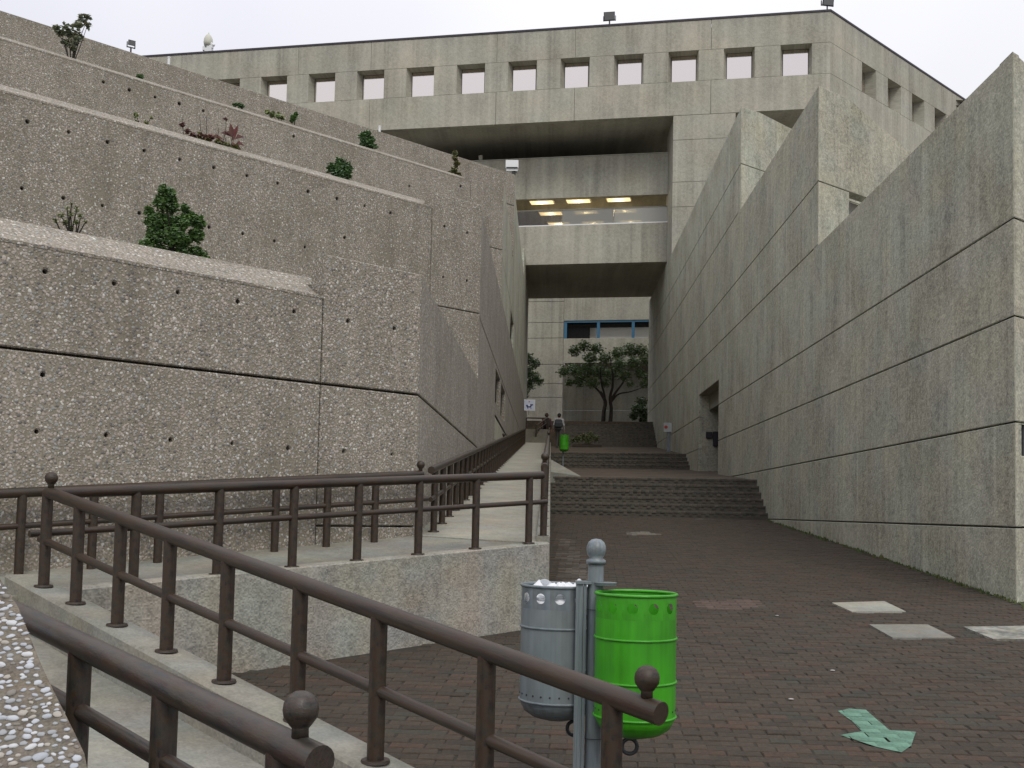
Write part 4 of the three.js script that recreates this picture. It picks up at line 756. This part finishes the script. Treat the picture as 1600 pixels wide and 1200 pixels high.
{
  const d = 67, P = (px, py, dd = d) => hitDepth(px, py, dd), base = P(946, 655); base.y = courtH(d) + EYE - 0.1;
  const o = thing('court_tree', 'spreading green tree with forked dark trunk beyond the passage', 'tree', [base.x, base.y, base.z]), rel = (px, py, dz = 0) => P(px, py, d + dz).sub(o.position);
  part('trunk', limbs([[[V3(-0.15, 0, 0), rel(944, 640), rel(946, 628), rel(938, 612)], 0.15, 0.09], [[rel(946, 628), rel(938, 614), rel(926, 602), rel(905, 590)], 0.09, 0.03], [[rel(945, 632), rel(944, 615), rel(940, 600), rel(938, 575)], 0.09, 0.03],
    [[V3(0.28, 0, 0.1), rel(955, 638), rel(953, 622), rel(957, 605)], 0.14, 0.08], [[rel(954, 626), rel(962, 613), rel(972, 600), rel(985, 575)], 0.09, 0.03], [[rel(955, 628), rel(966, 616), rel(985, 612), rel(1003, 606)], 0.07, 0.02], [[rel(957, 605), rel(958, 590), rel(955, 570), rel(952, 550)], 0.08, 0.02]]), bark, o);
  const cl = [[898, 548, 13], [912, 540, 12], [932, 545, 13], [922, 560, 15], [945, 560, 14], [966, 552, 16], [985, 548, 16], [1002, 548, 15], [1010, 562, 14], [990, 566, 15], [968, 570, 15], [880, 580, 12], [896, 578, 16], [915, 580, 18], [936, 580, 17], [956, 584, 15], [905, 596, 14], [925, 597, 14], [975, 586, 14], [1000, 583, 12], [1006, 600, 10], [890, 598, 9], [945, 598, 10], [986, 600, 8], [1014, 590, 12]].map(([x, y, r]) => [rel(x, y, rr(-1.6, 1.6)), r / F * d]);
  part('crown', leafCloud(cl, 9000, 0.17, 0.5, 0.85), leafMat([0.12, 0.19, 0.07]), o);
}
{
  const d = 65, base = hitDepth(815, 652, d); base.y = courtH(d) + EYE - 0.1; const o = thing('court_tree', 'leafy tree half hidden behind the end of the left wall', 'tree', [base.x, base.y, base.z]), rel = (px, py, dz = 0) => hitDepth(px, py, d + dz).sub(o.position);
  part('trunk', limbs([[[V3(0, 0, 0), rel(816, 630), rel(814, 610), rel(818, 585)], 0.12, 0.04], [[rel(815, 615), rel(824, 602), rel(833, 592)], 0.05, 0.02]]), bark, o);
  part('crown', leafCloud([[824, 560, 12], [836, 568, 11], [822, 580, 14], [834, 590, 13], [843, 597, 8], [825, 603, 12], [820, 617, 8], [806, 570, 16], [805, 595, 14]].map(([x, y, r]) => [rel(x, y, rr(-1, 1)), r / F * d]), 3600, 0.15), leafMat([0.1, 0.17, 0.065]), o);
}
{
  const d = 63.5, base = hitDepth(1000, 655, d); base.y = courtH(d) + EYE; const o = thing('court_shrub', 'dark shadowed shrub against the right wall end, beside the forked tree', 'shrub', [base.x, base.y, base.z]), rel = (px, py, dz = 0) => hitDepth(px, py, d + dz).sub(o.position);
  part('stem', limbs([[[V3(0, 0, 0), rel(1000, 640), rel(998, 625)], 0.05, 0.02]]), bark, o);
  part('foliage', leafCloud([[996, 640, 12], [1003, 628, 11], [1010, 645, 12], [990, 650, 8], [1006, 655, 9]].map(([x, y, r]) => [rel(x, y, rr(-0.5, 0.5)), r / F * d]), 2200, 0.14), leafMat([0.09, 0.15, 0.06]), o);
}
{
  const d = 56.2, base = hitDepth(914, 694, d); base.y = landingH(d, base.x) + EYE; const o = thing('planter_shrub', 'low olive green shrub in a dark trough on the upper landing', 'shrub', [base.x, base.y, base.z]), rel = (px, py, dz = 0) => hitDepth(px, py, d + dz).sub(o.position);
  part('trough', box(1.5, 0.12, 0.5, 0.1, 0.05, 0), M.soil, o);
  part('foliage', leafCloud([[895, 688, 5], [903, 686, 7], [912, 683, 8], [922, 681, 9], [931, 685, 7], [918, 688, 7]].map(([x, y, r]) => [rel(x, y, rr(-0.2, 0.2)), r / F * d]), 1500, 0.1, 0.4), leafMat([0.1, 0.13, 0.03]), o);
}
function ledgePlant(name, label, k, px, py, build) {                // stands in the planter behind the coping of terrace k
  const f = shifted(fL[k], 0.8), s = fp(px, py, f)[0], y = ledge[k] + EYE + [0.28, 0.26, 0.25][k] - 0.07, p = onFrame(f, s, y), o = thing(name, label, 'plant', [p.x, p.y, p.z], 'plants on the terrace ledges');
  const dist = p.distanceTo(camera.position), m = dist / F;          // metres per photo pixel there
  build(o, (x, yy, dz = 0) => { const q = hitPlane(x, yy, p, f.n).sub(p); return q.addScaledVector(f.n, dz); }, m); return o;
}
const greens = { bush: leafMat([0.075, 0.17, 0.03]), pale: leafMat([0.2, 0.26, 0.09]), grey: leafMat([0.16, 0.19, 0.12]), red: leafMat([0.13, 0.045, 0.04], 0.2), olive: leafMat([0.14, 0.15, 0.04]), dark: leafMat([0.06, 0.15, 0.035]) };
const stemTo = (o, list, m) => part('stem', limbs(list.map((p) => [[V3(0, -0.05, 0), p.clone().multiplyScalar(0.5).add(V3(rr(-0.02, 0.02), 0.01, 0)), p], 0.012, 0.004])), bark, o);
const bushy = (clumps, n, size, g, aspect = 0.55) => (o, at2, m) => { const c = clumps.map(([x, y, r]) => [at2(x, y, rr(-0.5, 0.5) * r * m), r * m]); stemTo(o, c.map((q) => q[0])); part('foliage', leafCloud(c, n, size, aspect), g, o); };
ledgePlant('ledge_bush', 'large leafy green bush on the lowest terrace ledge', 0, 270, 390, bushy([[255, 302, 12], [268, 305, 10], [250, 318, 12], [272, 322, 10], [240, 345, 13], [258, 345, 15], [278, 350, 13], [298, 340, 13], [312, 348, 11], [244, 368, 14], [265, 372, 15], [285, 376, 14], [305, 368, 12], [232, 385, 12], [255, 392, 12], [280, 396, 12], [306, 396, 12], [318, 400, 9], [236, 330, 8], [290, 325, 7]].map(([x, y, r]) => [x, y, r * 1.15]), 8000, 0.04, greens.bush, 0.6));
ledgePlant('ledge_fern', 'thin yellowish feathery seedling on the lowest terrace ledge', 0, 112, 358, bushy([[112, 318, 3], [104, 325, 4], [120, 327, 5], [96, 336, 5], [111, 334, 5], [127, 337, 5], [86, 344, 4], [102, 347, 5], [120, 347, 5], [134, 346, 3], [110, 356, 5]], 330, 0.036, greens.pale, 0.28));
ledgePlant('ledge_plant', 'broad dark red leaves of an upright plant on the second ledge', 1, 362, 245, (o, a, m) => {
  const g = []; const leaf = (x0, y0, x1, y1, w) => { const p0 = a(x0, y0), p1 = a(x1, y1), mid = p0.clone().lerp(p1, 0.5).add(V3(0, 0.03, 0.03)), u = p1.clone().sub(p0).normalize(), s = u.clone().cross(V3(0.3, 0.5, 0.8)).normalize().multiplyScalar(w * m); const pos = [p0, mid.clone().add(s), p1, p0, p1, mid.clone().sub(s)]; const q = new THREE.BufferGeometry(); q.setAttribute('position', new THREE.Float32BufferAttribute(pos.flatMap((v) => [v.x, v.y, v.z]), 3)); q.setAttribute('color', new THREE.Float32BufferAttribute(new Array(18).fill(0).map(() => rr(0.7, 1.2)), 3)); q.setAttribute('uv', new THREE.Float32BufferAttribute(new Array(12).fill(0.5), 2)); q.computeVertexNormals(); g.push(q); };
  for (const l of [[365, 222, 360, 192, 4], [366, 220, 372, 195, 3], [367, 218, 382, 214, 4], [364, 215, 352, 206, 3], [362, 214, 345, 208, 4], [368, 225, 383, 228, 4], [350, 218, 330, 214, 4], [352, 222, 335, 222, 3], [366, 226, 378, 236, 3], [358, 228, 344, 232, 4], [362, 230, 372, 228, 5]]) leaf(...l);
  part('leaf', mergeGeometries(g), greens.red, o); stemTo(o, [a(364, 205), a(352, 215), a(372, 222)]);
  part('foliage', leafCloud([[352, 228, 8], [366, 232, 8], [340, 224, 6]].map(([x, y, r]) => [a(x, y), r * m]), 240, 0.07, 0.5), greens.olive, o); });
ledgePlant('ledge_plant', 'tall thin stemmed weed with a few red leaves on the second ledge', 1, 305, 228, (o, a, m) => {
  part('stem', limbs([[285, 186], [312, 180], [322, 182], [340, 194], [352, 182]].map(([x, y]) => [[V3(a(x, 220).x * 0.8, -0.02, a(x, 220).z * 0.8), a(x + 1, (y + 220) / 2), a(x, y)], 0.008, 0.003])), bark, o);
  part('foliage', leafCloud([[285, 195, 4], [293, 205, 4], [303, 213, 6], [316, 214, 7], [328, 215, 6], [353, 186, 2.5]].map(([x, y, r]) => [a(x, y), r * m]), 260, 0.075, 0.45), greens.red, o);
  part('foliage', leafCloud([[310, 216, 7], [322, 219, 6]].map(([x, y, r]) => [a(x, y), r * m]), 160, 0.07, 0.5), greens.olive, o); });
ledgePlant('ledge_bush', 'round dense green bush at the right end of the second ledge', 1, 531, 282, bushy([[520, 262, 10], [533, 255, 11], [544, 262, 9], [526, 272, 11], [541, 272, 10], [533, 266, 12]], 1500, 0.06, greens.dark));
ledgePlant('ledge_weed', 'few sparse weeds near the left of the second ledge', 1, 222, 196, bushy([[212, 180, 4], [214, 190, 3], [228, 192, 4], [236, 184, 2.5]], 110, 0.05, greens.pale));
ledgePlant('ledge_bush', 'grey green open sapling rising above the parapet at left', 2, 112, 92, bushy([[88, 45, 7], [96, 52, 7], [104, 42, 7], [112, 52, 9], [122, 40, 8], [130, 28, 8], [138, 26, 5], [136, 40, 6], [118, 62, 9], [104, 66, 7], [126, 56, 7], [114, 76, 6]], 620, 0.1, greens.grey));
ledgePlant('ledge_weed', 'tiny dark green tuft on the third ledge beside the sapling', 2, 218, 124, bushy([[218, 121, 4], [222, 119, 3]], 70, 0.09, greens.dark));
ledgePlant('ledge_weed', 'small flat green tuft midway along the third ledge', 2, 372, 168, bushy([[368, 163, 3.5], [374, 165, 4], [378, 167, 3]], 90, 0.09, greens.dark));
ledgePlant('ledge_weed', 'leafy pale green seedling pair on the third ledge', 2, 436, 188, bushy([[418, 174, 4], [426, 178, 5], [434, 181, 5], [440, 184, 4]], 150, 0.1, greens.pale));
ledgePlant('ledge_weed', 'upright curled green seedling on the third ledge', 2, 458, 193, bushy([[456, 188, 4], [460, 182, 4], [463, 178, 3]], 120, 0.1, greens.bush));
ledgePlant('ledge_bush', 'conical green bush on the third ledge by a thin white pole', 2, 575, 234, bushy([[566, 212, 6], [573, 209, 6], [570, 220, 8], [580, 218, 6], [576, 226, 9], [566, 228, 6], [586, 229, 4]], 900, 0.09, greens.dark));
ledgePlant('ledge_bush', 'slim upright olive bush at the right end of the third ledge', 2, 712, 276, bushy([[712, 238, 4.5], [711, 247, 5], [712, 256, 5.5], [711, 265, 6], [704, 270, 4], [718, 273, 4]], 800, 0.08, greens.olive));

// ------------------------------------------------------------------ people on the upper landing
function fieldMesh(prims, lo, hi, cell, k) {                         // smooth union of tapered capsules, meshed
  const size = V3(hi[0] - lo[0], hi[1] - lo[1], hi[2] - lo[2]), span = Math.max(size.x, size.y, size.z), res = Math.ceil(span / cell) + 4;
  const mc = new MarchingCubes(res, new THREE.MeshBasicMaterial(), false, false, 60000), half = res / 2, c = V3((lo[0] + hi[0]) / 2, (lo[1] + hi[1]) / 2, (lo[2] + hi[2]) / 2), sc = cell * half;
  for (let z = 0; z < res; z++) for (let y = 0; y < res; y++) for (let x = 0; x < res; x++) {
    const px = c.x + (x - half) / half * sc, py = c.y + (y - half) / half * sc, pz = c.z + (z - half) / half * sc; let acc = 0;
    if (px < lo[0] - cell || px > hi[0] + cell || py < lo[1] - cell || py > hi[1] + cell || pz < lo[2] - cell || pz > hi[2] + cell) { mc.field[z * res * res + y * res + x] = -1; continue; }
    for (const q of prims) { const bx = q.b[0] - q.a[0], by = q.b[1] - q.a[1], bz = q.b[2] - q.a[2], ax = px - q.a[0], ay = py - q.a[1], az = pz - q.a[2]; let t = (ax * bx + ay * by + az * bz) / (bx * bx + by * by + bz * bz + 1e-9); t = t < 0 ? 0 : t > 1 ? 1 : t; const dd = Math.hypot(ax - bx * t, ay - by * t, (az - bz * t) * (q.flat || 1)) - (q.ra + (q.rb - q.ra) * t); acc += Math.exp(-dd / k); }
    mc.field[z * res * res + y * res + x] = k * Math.log(acc + 1e-30);
  }
  mc.isolation = 0; mc.update(); const n = mc.count, pos = new Float32Array(n * 3);
  for (let i = 0; i < n; i++) { pos[i * 3] = c.x + mc.positionArray[i * 3] * sc; pos[i * 3 + 1] = c.y + mc.positionArray[i * 3 + 1] * sc; pos[i * 3 + 2] = c.z + mc.positionArray[i * 3 + 2] * sc; }
  const g = new THREE.BufferGeometry(); g.setAttribute('position', new THREE.BufferAttribute(pos, 3)); const q = mergeVertices(g, 1e-4); q.computeVertexNormals(); return q;
}
const cap = (a, b, ra, rb = ra, flat = 1) => ({ a, b, ra, rb, flat });
// a standing or walking figure 1.7 m tall, facing -z (away from the camera), feet at y = 0
function person(label, l, d, turnBy, stride, cols, { bag = null, hair = [0.012, 0.01, 0.009], lean = 0 } = {}) {
  const o = thing('person', label, 'person', [l, landingH(Math.max(d, l < 0 ? 56 : 0), Math.max(0, l)) + EYE, -d]); o.rotation.y = turnBy;
  const s = stride, J = { hipL: [-0.09, 0.9, 0], hipR: [0.09, 0.9, 0], kneeL: [-0.095, 0.49, -0.1 * s - 0.02], kneeR: [0.095, 0.49, 0.06 * s - 0.03], ankL: [-0.095, 0.09, -0.02 * s - 0.06], ankR: [0.095, 0.1, 0.26 * s], shL: [-0.18, 1.4, -lean], shR: [0.18, 1.4, -lean], elL: [-0.24, 1.13, 0.08 * s], elR: [0.24, 1.13, -0.08 * s], wrL: [-0.25, 0.89, -0.02 + 0.02 * s], wrR: [0.25, 0.89, -0.12 - 0.06 * s] };
  const body = [cap(J.hipL, J.kneeL, 0.088, 0.062), cap(J.hipR, J.kneeR, 0.088, 0.062), cap(J.kneeL, J.ankL, 0.058, 0.042), cap(J.kneeR, J.ankR, 0.058, 0.042), cap(J.ankL, [J.ankL[0] - 0.01, 0.035, J.ankL[2] - 0.15], 0.045, 0.034), cap(J.ankR, [J.ankR[0] + 0.01, 0.035, J.ankR[2] - 0.14], 0.045, 0.034),
    cap([-0.07, 0.94, 0], [0.07, 0.94, 0], 0.115, 0.115, 1.1), cap([0, 0.98, 0], [0, 1.2, -lean * 0.5], 0.13, 0.14, 1.15), cap([-0.09, 1.3, -lean], [0.09, 1.3, -lean], 0.125, 0.125, 1.2), cap(J.shL, J.shR, 0.065, 0.065),
    cap(J.shL, J.elL, 0.058, 0.043), cap(J.shR, J.elR, 0.058, 0.043), cap(J.elL, J.wrL, 0.042, 0.03), cap(J.elR, J.wrR, 0.042, 0.03), cap([0, 1.4, -lean], [0, 1.5, -lean - 0.01], 0.055, 0.05)];
  const parts = [fieldMesh(body, [-0.36, -0.02, -0.45], [0.36, 1.56, 0.45], 0.02, 0.014)];
  const hz = -lean - 0.02, head = [cap([0, 1.62, hz + 0.012], [0, 1.585, hz - 0.012], 0.092, 0.07), cap([0, 1.49, -lean - 0.01], [0, 1.56, hz], 0.05, 0.052), cap([0, 1.535, hz - 0.06], [0, 1.53, hz - 0.07], 0.026, 0.022), cap([0, 1.6, hz - 0.088], [0, 1.575, hz - 0.102], 0.011, 0.014), cap([-0.085, 1.6, hz], [-0.088, 1.575, hz + 0.004], 0.014, 0.01), cap([0.085, 1.6, hz], [0.088, 1.575, hz + 0.004], 0.014, 0.01), cap([-0.03, 1.61, hz - 0.08], [0.03, 1.61, hz - 0.08], 0.014, 0.014)];
  parts.push(fieldMesh(head, [-0.13, 1.46, hz - 0.14], [0.13, 1.74, hz + 0.14], 0.008, 0.006));
  for (const [w, e2, sx] of [[J.wrL, J.elL, -1], [J.wrR, J.elR, 1]]) {
    const dn = V3(w[0] - e2[0], w[1] - e2[1], w[2] - e2[2]).normalize(), f = V3(0, 0, -1).addScaledVector(dn, dn.z).normalize(), inn = dn.clone().cross(f), at3 = (a, b, c2) => { const p = V3(...w).addScaledVector(dn, a).addScaledVector(f, b).addScaledVector(inn, c2); return [p.x, p.y, p.z]; };
    const hand = [cap(at3(-0.01, 0, 0), at3(0.03, 0, 0), 0.027, 0.026), cap(at3(0.03, -0.02, 0), at3(0.085, -0.026, 0), 0.017, 0.015), cap(at3(0.03, 0.02, 0), at3(0.085, 0.026, 0), 0.017, 0.015)];
    [[-0.032, 0.06], [-0.011, 0.075], [0.011, 0.08], [0.032, 0.07]].forEach(([b, len], i) => { hand.push(cap(at3(0.085, b, 0), at3(0.085 + len * 0.5, b, 0.008 * -sx), 0.0085, 0.008), cap(at3(0.085 + len * 0.5, b, 0.008 * -sx), at3(0.085 + len, b, 0.03 * -sx), 0.008, 0.007)); });
    hand.push(cap(at3(0.02, 0.03, 0), at3(0.055, 0.052, 0.008), 0.012, 0.01), cap(at3(0.055, 0.052, 0.008), at3(0.088, 0.055, 0.014), 0.0095, 0.008));
    const c2 = at3(0.07, 0, 0); parts.push(fieldMesh(hand, c2.map((v) => v - 0.12), c2.map((v) => v + 0.12), 0.005, 0.003));
  }
  const g = mergeGeometries(parts.map((p) => { const q = p.toNonIndexed(); q.setAttribute('uv', new THREE.Float32BufferAttribute(new Array(q.attributes.position.count * 2).fill(0.5), 2)); return q; })), p = g.attributes.position, col = [];
  for (let i = 0; i < p.count; i++) {
    const x = p.getX(i), y = p.getY(i), z = p.getZ(i), arm = Math.abs(x) > 0.19 && y < 1.36;
    const c = y > 1.475 ? (y > 1.6 || (z > hz + 0.02 && y > 1.53) ? hair : cols.skin) : arm ? (y < 0.9 ? cols.skin : cols.top) : y > 0.93 ? cols.top : y > 0.075 ? cols.legs : cols.shoes;
    col.push(...c);
  }
  g.setAttribute('color', new THREE.Float32BufferAttribute(col, 3)); part('body', g, new THREE.MeshStandardMaterial({ vertexColors: true, roughness: 0.85 }), o);
  part('hair', fieldMesh([cap([0, 1.645, hz + 0.02], [0, 1.6, hz + 0.04], 0.09, 0.078), cap([0, 1.66, hz - 0.02], [0, 1.655, hz], 0.082, 0.085)], [-0.13, 1.48, hz - 0.14], [0.13, 1.78, hz + 0.16], 0.01, 0.01), mat(hair, 0.8), o);
  if (bag) part('backpack', fieldMesh([cap([-0.09, 1.32, 0.15], [0.09, 1.32, 0.15], 0.1, 0.1), cap([-0.1, 1.08, 0.17], [0.1, 1.08, 0.17], 0.11, 0.11), cap([-0.1, 1.2, 0.2], [0.1, 1.2, 0.2], 0.09, 0.09)], [-0.26, 0.9, -0.0], [0.26, 1.5, 0.36], 0.016, 0.02), mat(bag, 0.85), o);
  return o;
}
structure('landing', prism([[WL, 55.45], [-0.004, 55.45], [-0.004, 58.6], [WL, 58.6]], [landingH(56, 0), landingH(56, 0), landingH(56, 0) + 0.05, landingH(56, 0) + 0.05], 1.5), pavedMat);
person('person in dark reddish jacket and dark trousers walking away by the ramp edge', -0.22, 55.9, 0.1, 0.6, { skin: [0.3, 0.18, 0.12], top: [0.1, 0.035, 0.028], legs: [0.03, 0.033, 0.045], shoes: [0.02, 0.02, 0.02] }, { bag: [0.02, 0.02, 0.025], hair: [0.04, 0.018, 0.012] });
person('dark haired person in grey top with dark backpack walking up behind the green bin', hitDepth(873, 680, 54.6).x, 54.6, -0.15, 0.9, { skin: [0.32, 0.2, 0.14], top: [0.32, 0.32, 0.33], legs: [0.07, 0.065, 0.065], shoes: [0.25, 0.25, 0.25] }, { bag: [0.035, 0.038, 0.045], lean: 0.05 });

// ------------------------------------------------------------------ lamps, signs and small fittings
function floodlight(label, p, yaw, size = 0.55) {
  const o = thing('roof_floodlight', label, 'floodlight', [p.x, p.y, p.z], 'floodlights on the rooftops'); o.rotation.y = yaw; if (size < 0.4) o.scale.setScalar(0.6);
  part('bracket', mergeAll([bar(V3(0, -0.02, 0), V3(0, 0.3, 0), 0.035, 8), box(size * 1.08, 0.03, 0.06, 0, 0.3, 0), box(0.03, 0.24, 0.06, -size * 0.53, 0.4, 0), box(0.03, 0.24, 0.06, size * 0.53, 0.4, 0), box(0.3, 0.04, 0.2, 0, 0, 0)]), M.darkMetal, o);
  const h = part('housing', new THREE.CylinderGeometry(0.3, 0.2, 0.26, 4, 1).rotateY(Math.PI / 4).scale(size * 2.3, 1, size * 1.7).rotateX(Math.PI / 2 + 0.35).translate(0, 0.5, 0), M.darkMetal, o);
  part('lens', new THREE.BoxGeometry(size * 0.86, 0.01, size * 0.6).rotateX(Math.PI / 2 + 0.35).translate(0, 0.455, 0.132), new THREE.MeshPhysicalMaterial({ color: new THREE.Color().setRGB(0.25, 0.26, 0.27), roughness: 0.15, metalness: 0.4 }), h);
}
const roofAt = (px) => { const s = fp(px, 60, fF)[0]; return onFrame(fF, s, hRoof + EYE + 0.1, -0.25); };
floodlight('dark floodlight midway along the main roof edge', roofAt(951), -0.15);
floodlight('dark floodlight at the corner of the main roof', roofAt(1293), 0.2);
floodlight('dark floodlight on the left terrace parapet', (() => { const f = shifted(fL[3], 0.15), s = fp(204, 88, f)[0]; return onFrame(f, s, Ltop[3] + EYE); })(), 0.6, 0.3);
{
  const p = roofAt(322), o = thing('roof_horn', 'pale dome shaped loudspeaker on a short stand on the main roof', 'loudspeaker', [p.x, p.y, p.z]);
  part('stand', mergeAll([box(0.36, 0.3, 0.3, 0.05, 0.1, 0), box(0.12, 0.22, 0.2, -0.2, 0.25, 0), box(0.3, 0.14, 0.2, 0.12, 0.32, 0.05)]), M.white, o);
  part('dome', new THREE.LatheGeometry([[0, 0], [0.2, 0.02], [0.24, 0.2], [0.22, 0.42], [0.12, 0.6], [0.04, 0.68], [0.03, 0.74], [0, 0.75]].map((q) => new THREE.Vector2(...q)), 20).translate(0, 0.36, 0), mat([0.55, 0.55, 0.47], 0.6), o);
  part('side_horn', new THREE.CylinderGeometry(0.1, 0.06, 0.2, 12).rotateZ(1.2).translate(0.26, 0.44, 0.05), M.white, o);
}
{ const f = shifted(fL[3], 0.3); for (const [px, py, h, lab] of [[263.5, 103, 0.34, 'thin white pole standing on the left parapet near the sapling'], [593, 206, 0.32, 'short thin white pole on the parapet by the dark gallery']]) { const p = onFrame(f, fp(px, py, f)[0], Ltop[3] + EYE - 0.05); const o = thing('parapet_pole', lab, 'pole', [p.x, p.y, p.z]); part('pole', new THREE.CylinderGeometry(0.035, 0.035, h, 8).translate(0, h / 2, 0), M.white, o); part('cap', new THREE.CylinderGeometry(0.042, 0.042, 0.03, 8).translate(0, h + 0.015, 0), M.white, o); } }
{
  const p = hitPlane(800, 270, V3(WL - 0.1, 0, 0), V3(1, 0, 0)); const dd = 36.2, q = hitDepth(800, 269, dd), o = thing('wall_lamp', 'white box floodlight at the top corner of the left wall', 'floodlight', [q.x, q.y, q.z]);
  const m = dd / F; part('housing', new THREE.BoxGeometry(20 * m, 13 * m, 0.3).translate(0, 11 * m, 0), M.white, o); part('visor', new THREE.BoxGeometry(18 * m, 0.03, 0.34).translate(0, 5 * m, 0.02), M.darkMetal, o); part('lens', new THREE.BoxGeometry(18 * m, 4 * m, 0.28).translate(0, 2.2 * m, 0), M.white, o); part('bracket', new THREE.BoxGeometry(0.12, 0.1, 0.2).translate(0.06, -0.03, 0), M.darkMetal, o);
}
{ // two low vents on the gallery parapet
  const f = shifted(fG, 0.1), lab = ['larger small concrete block on the gallery parapet by the terrace end', 'smaller concrete block on the parapet beside the white box floodlight'];
  [[751, 247, 8, 7], [766, 257, 6, 7]].forEach(([px, py, w, h], i) => { const p = along(f, px, py), m = p.length() / F; solo('parapet_block', lab[i], 'block', new THREE.CylinderGeometry(w * m * 0.5, w * m * 0.52, h * m, 4, 1).rotateY(Math.PI / 4).translate(p.x, p.y, p.z), M.facade); });
}
{
  const z = open1 - 0.02, q = (px, py) => hitDepth(px, py, z), m = z / F;
  const a = q(1108, 680), b = q(1118.5, 686), o = thing('meter_box', 'small square dark box on the doorway jamb', 'box', [a.x, a.y, a.z]); part('case', new THREE.BoxGeometry(10 * m, 10 * m, 0.08), M.darkMetal, o); part('lid', new THREE.BoxGeometry(9 * m, 9 * m, 0.02).translate(0, 0, 0.05), M.flashing, o);
  const o2 = thing('meter_box', 'tall narrow dark cabinet on the doorway jamb', 'box', [b.x, b.y, b.z]); part('case', new THREE.BoxGeometry(9 * m, 23 * m, 0.12), M.darkMetal, o2); part('lid', new THREE.BoxGeometry(8 * m, 21 * m, 0.02).translate(0, 0, 0.07), M.flashing, o2);
}
{
  const d = depthAt(1046, 668, WR - 0.3), p = hitDepth(1043, 668, d), y = landingH(d, p.x) + EYE, o = thing('call_box', 'pale grey box with a red mark on a post at the right wall', 'call box', [p.x, y, p.z]), h = p.y - y;
  part('post', new THREE.BoxGeometry(0.16, h, 0.12).translate(0.06, h / 2, 0), M.grey, o); const c = part('case', new THREE.BoxGeometry(0.34, 0.4, 0.22).translate(0, h, 0), mat([0.42, 0.46, 0.46], 0.5), o); part('red_mark', new THREE.CylinderGeometry(0.075, 0.075, 0.02, 12).rotateX(Math.PI / 2).translate(-0.08, h + 0.01, 0.115), mat([0.4, 0.04, 0.02], 0.5), c);
}
{
  const cv = document.createElement('canvas'); cv.width = cv.height = 128; const x = cv.getContext('2d'); x.fillStyle = '#b9bfd0'; x.fillRect(0, 0, 128, 128); x.fillStyle = '#20275a'; x.beginPath(); x.arc(64, 62, 34, 0, Math.PI); x.fill(); x.fillRect(76, 52, 34, 16); x.fillStyle = '#c9cfe0'; x.beginPath(); x.arc(66, 66, 14, 0, 7); x.fill(); x.fillStyle = '#8a2030'; x.fillRect(60, 16, 14, 12); x.strokeStyle = '#343a70'; x.lineWidth = 8; x.beginPath(); x.moveTo(40, 84); x.lineTo(56, 112); x.moveTo(84, 80); x.lineTo(88, 112); x.stroke();
  const t = new THREE.CanvasTexture(cv); t.colorSpace = THREE.SRGBColorSpace; t.flipY = true;
  const d = 55.35, p = hitDepth(826.5, 633, d), o = thing('notice_board', 'white notice with blue and red print above the end steps railing', 'sign', [p.x, p.y, p.z]);
  part('panel', new THREE.BoxGeometry(0.62, 0.56, 0.03), M.white, o); part('print', new THREE.PlaneGeometry(0.58, 0.52).translate(0, 0, 0.019), new THREE.MeshStandardMaterial({ map: t, roughness: 0.6 }), o); part('clip', bar(V3(0, -0.28, 0), V3(0, -0.5, 0), 0.015, 6), M.darkMetal, o);
}
[[1214, 963, 'tiny white paper scrap on the paving near the pale cover'], [1236, 1094, 'tiny pinkish scrap on the paving beside the arrow'], [1301, 1049, 'tiny pale crumb of litter on the paving above the arrow']].forEach(([x, y, lab]) => { const p = hitGround(x, y), g = new THREE.IcosahedronGeometry(0.014, 1), a = g.attributes.position; for (let i = 0; i < a.count; i++) a.setXYZ(i, a.getX(i) * 1.4, a.getY(i) * 0.4, a.getZ(i)); g.computeVertexNormals(); const m = solo('litter_scrap', lab, 'litter', g, mat([0.38, 0.35, 0.34], 0.8)); m.position.set(p.x, p.y + 0.008, p.z); });

scene.traverse((o) => { if (o.isMesh) o.castShadow = o.receiveShadow = true; });
renderer.render(scene, camera);
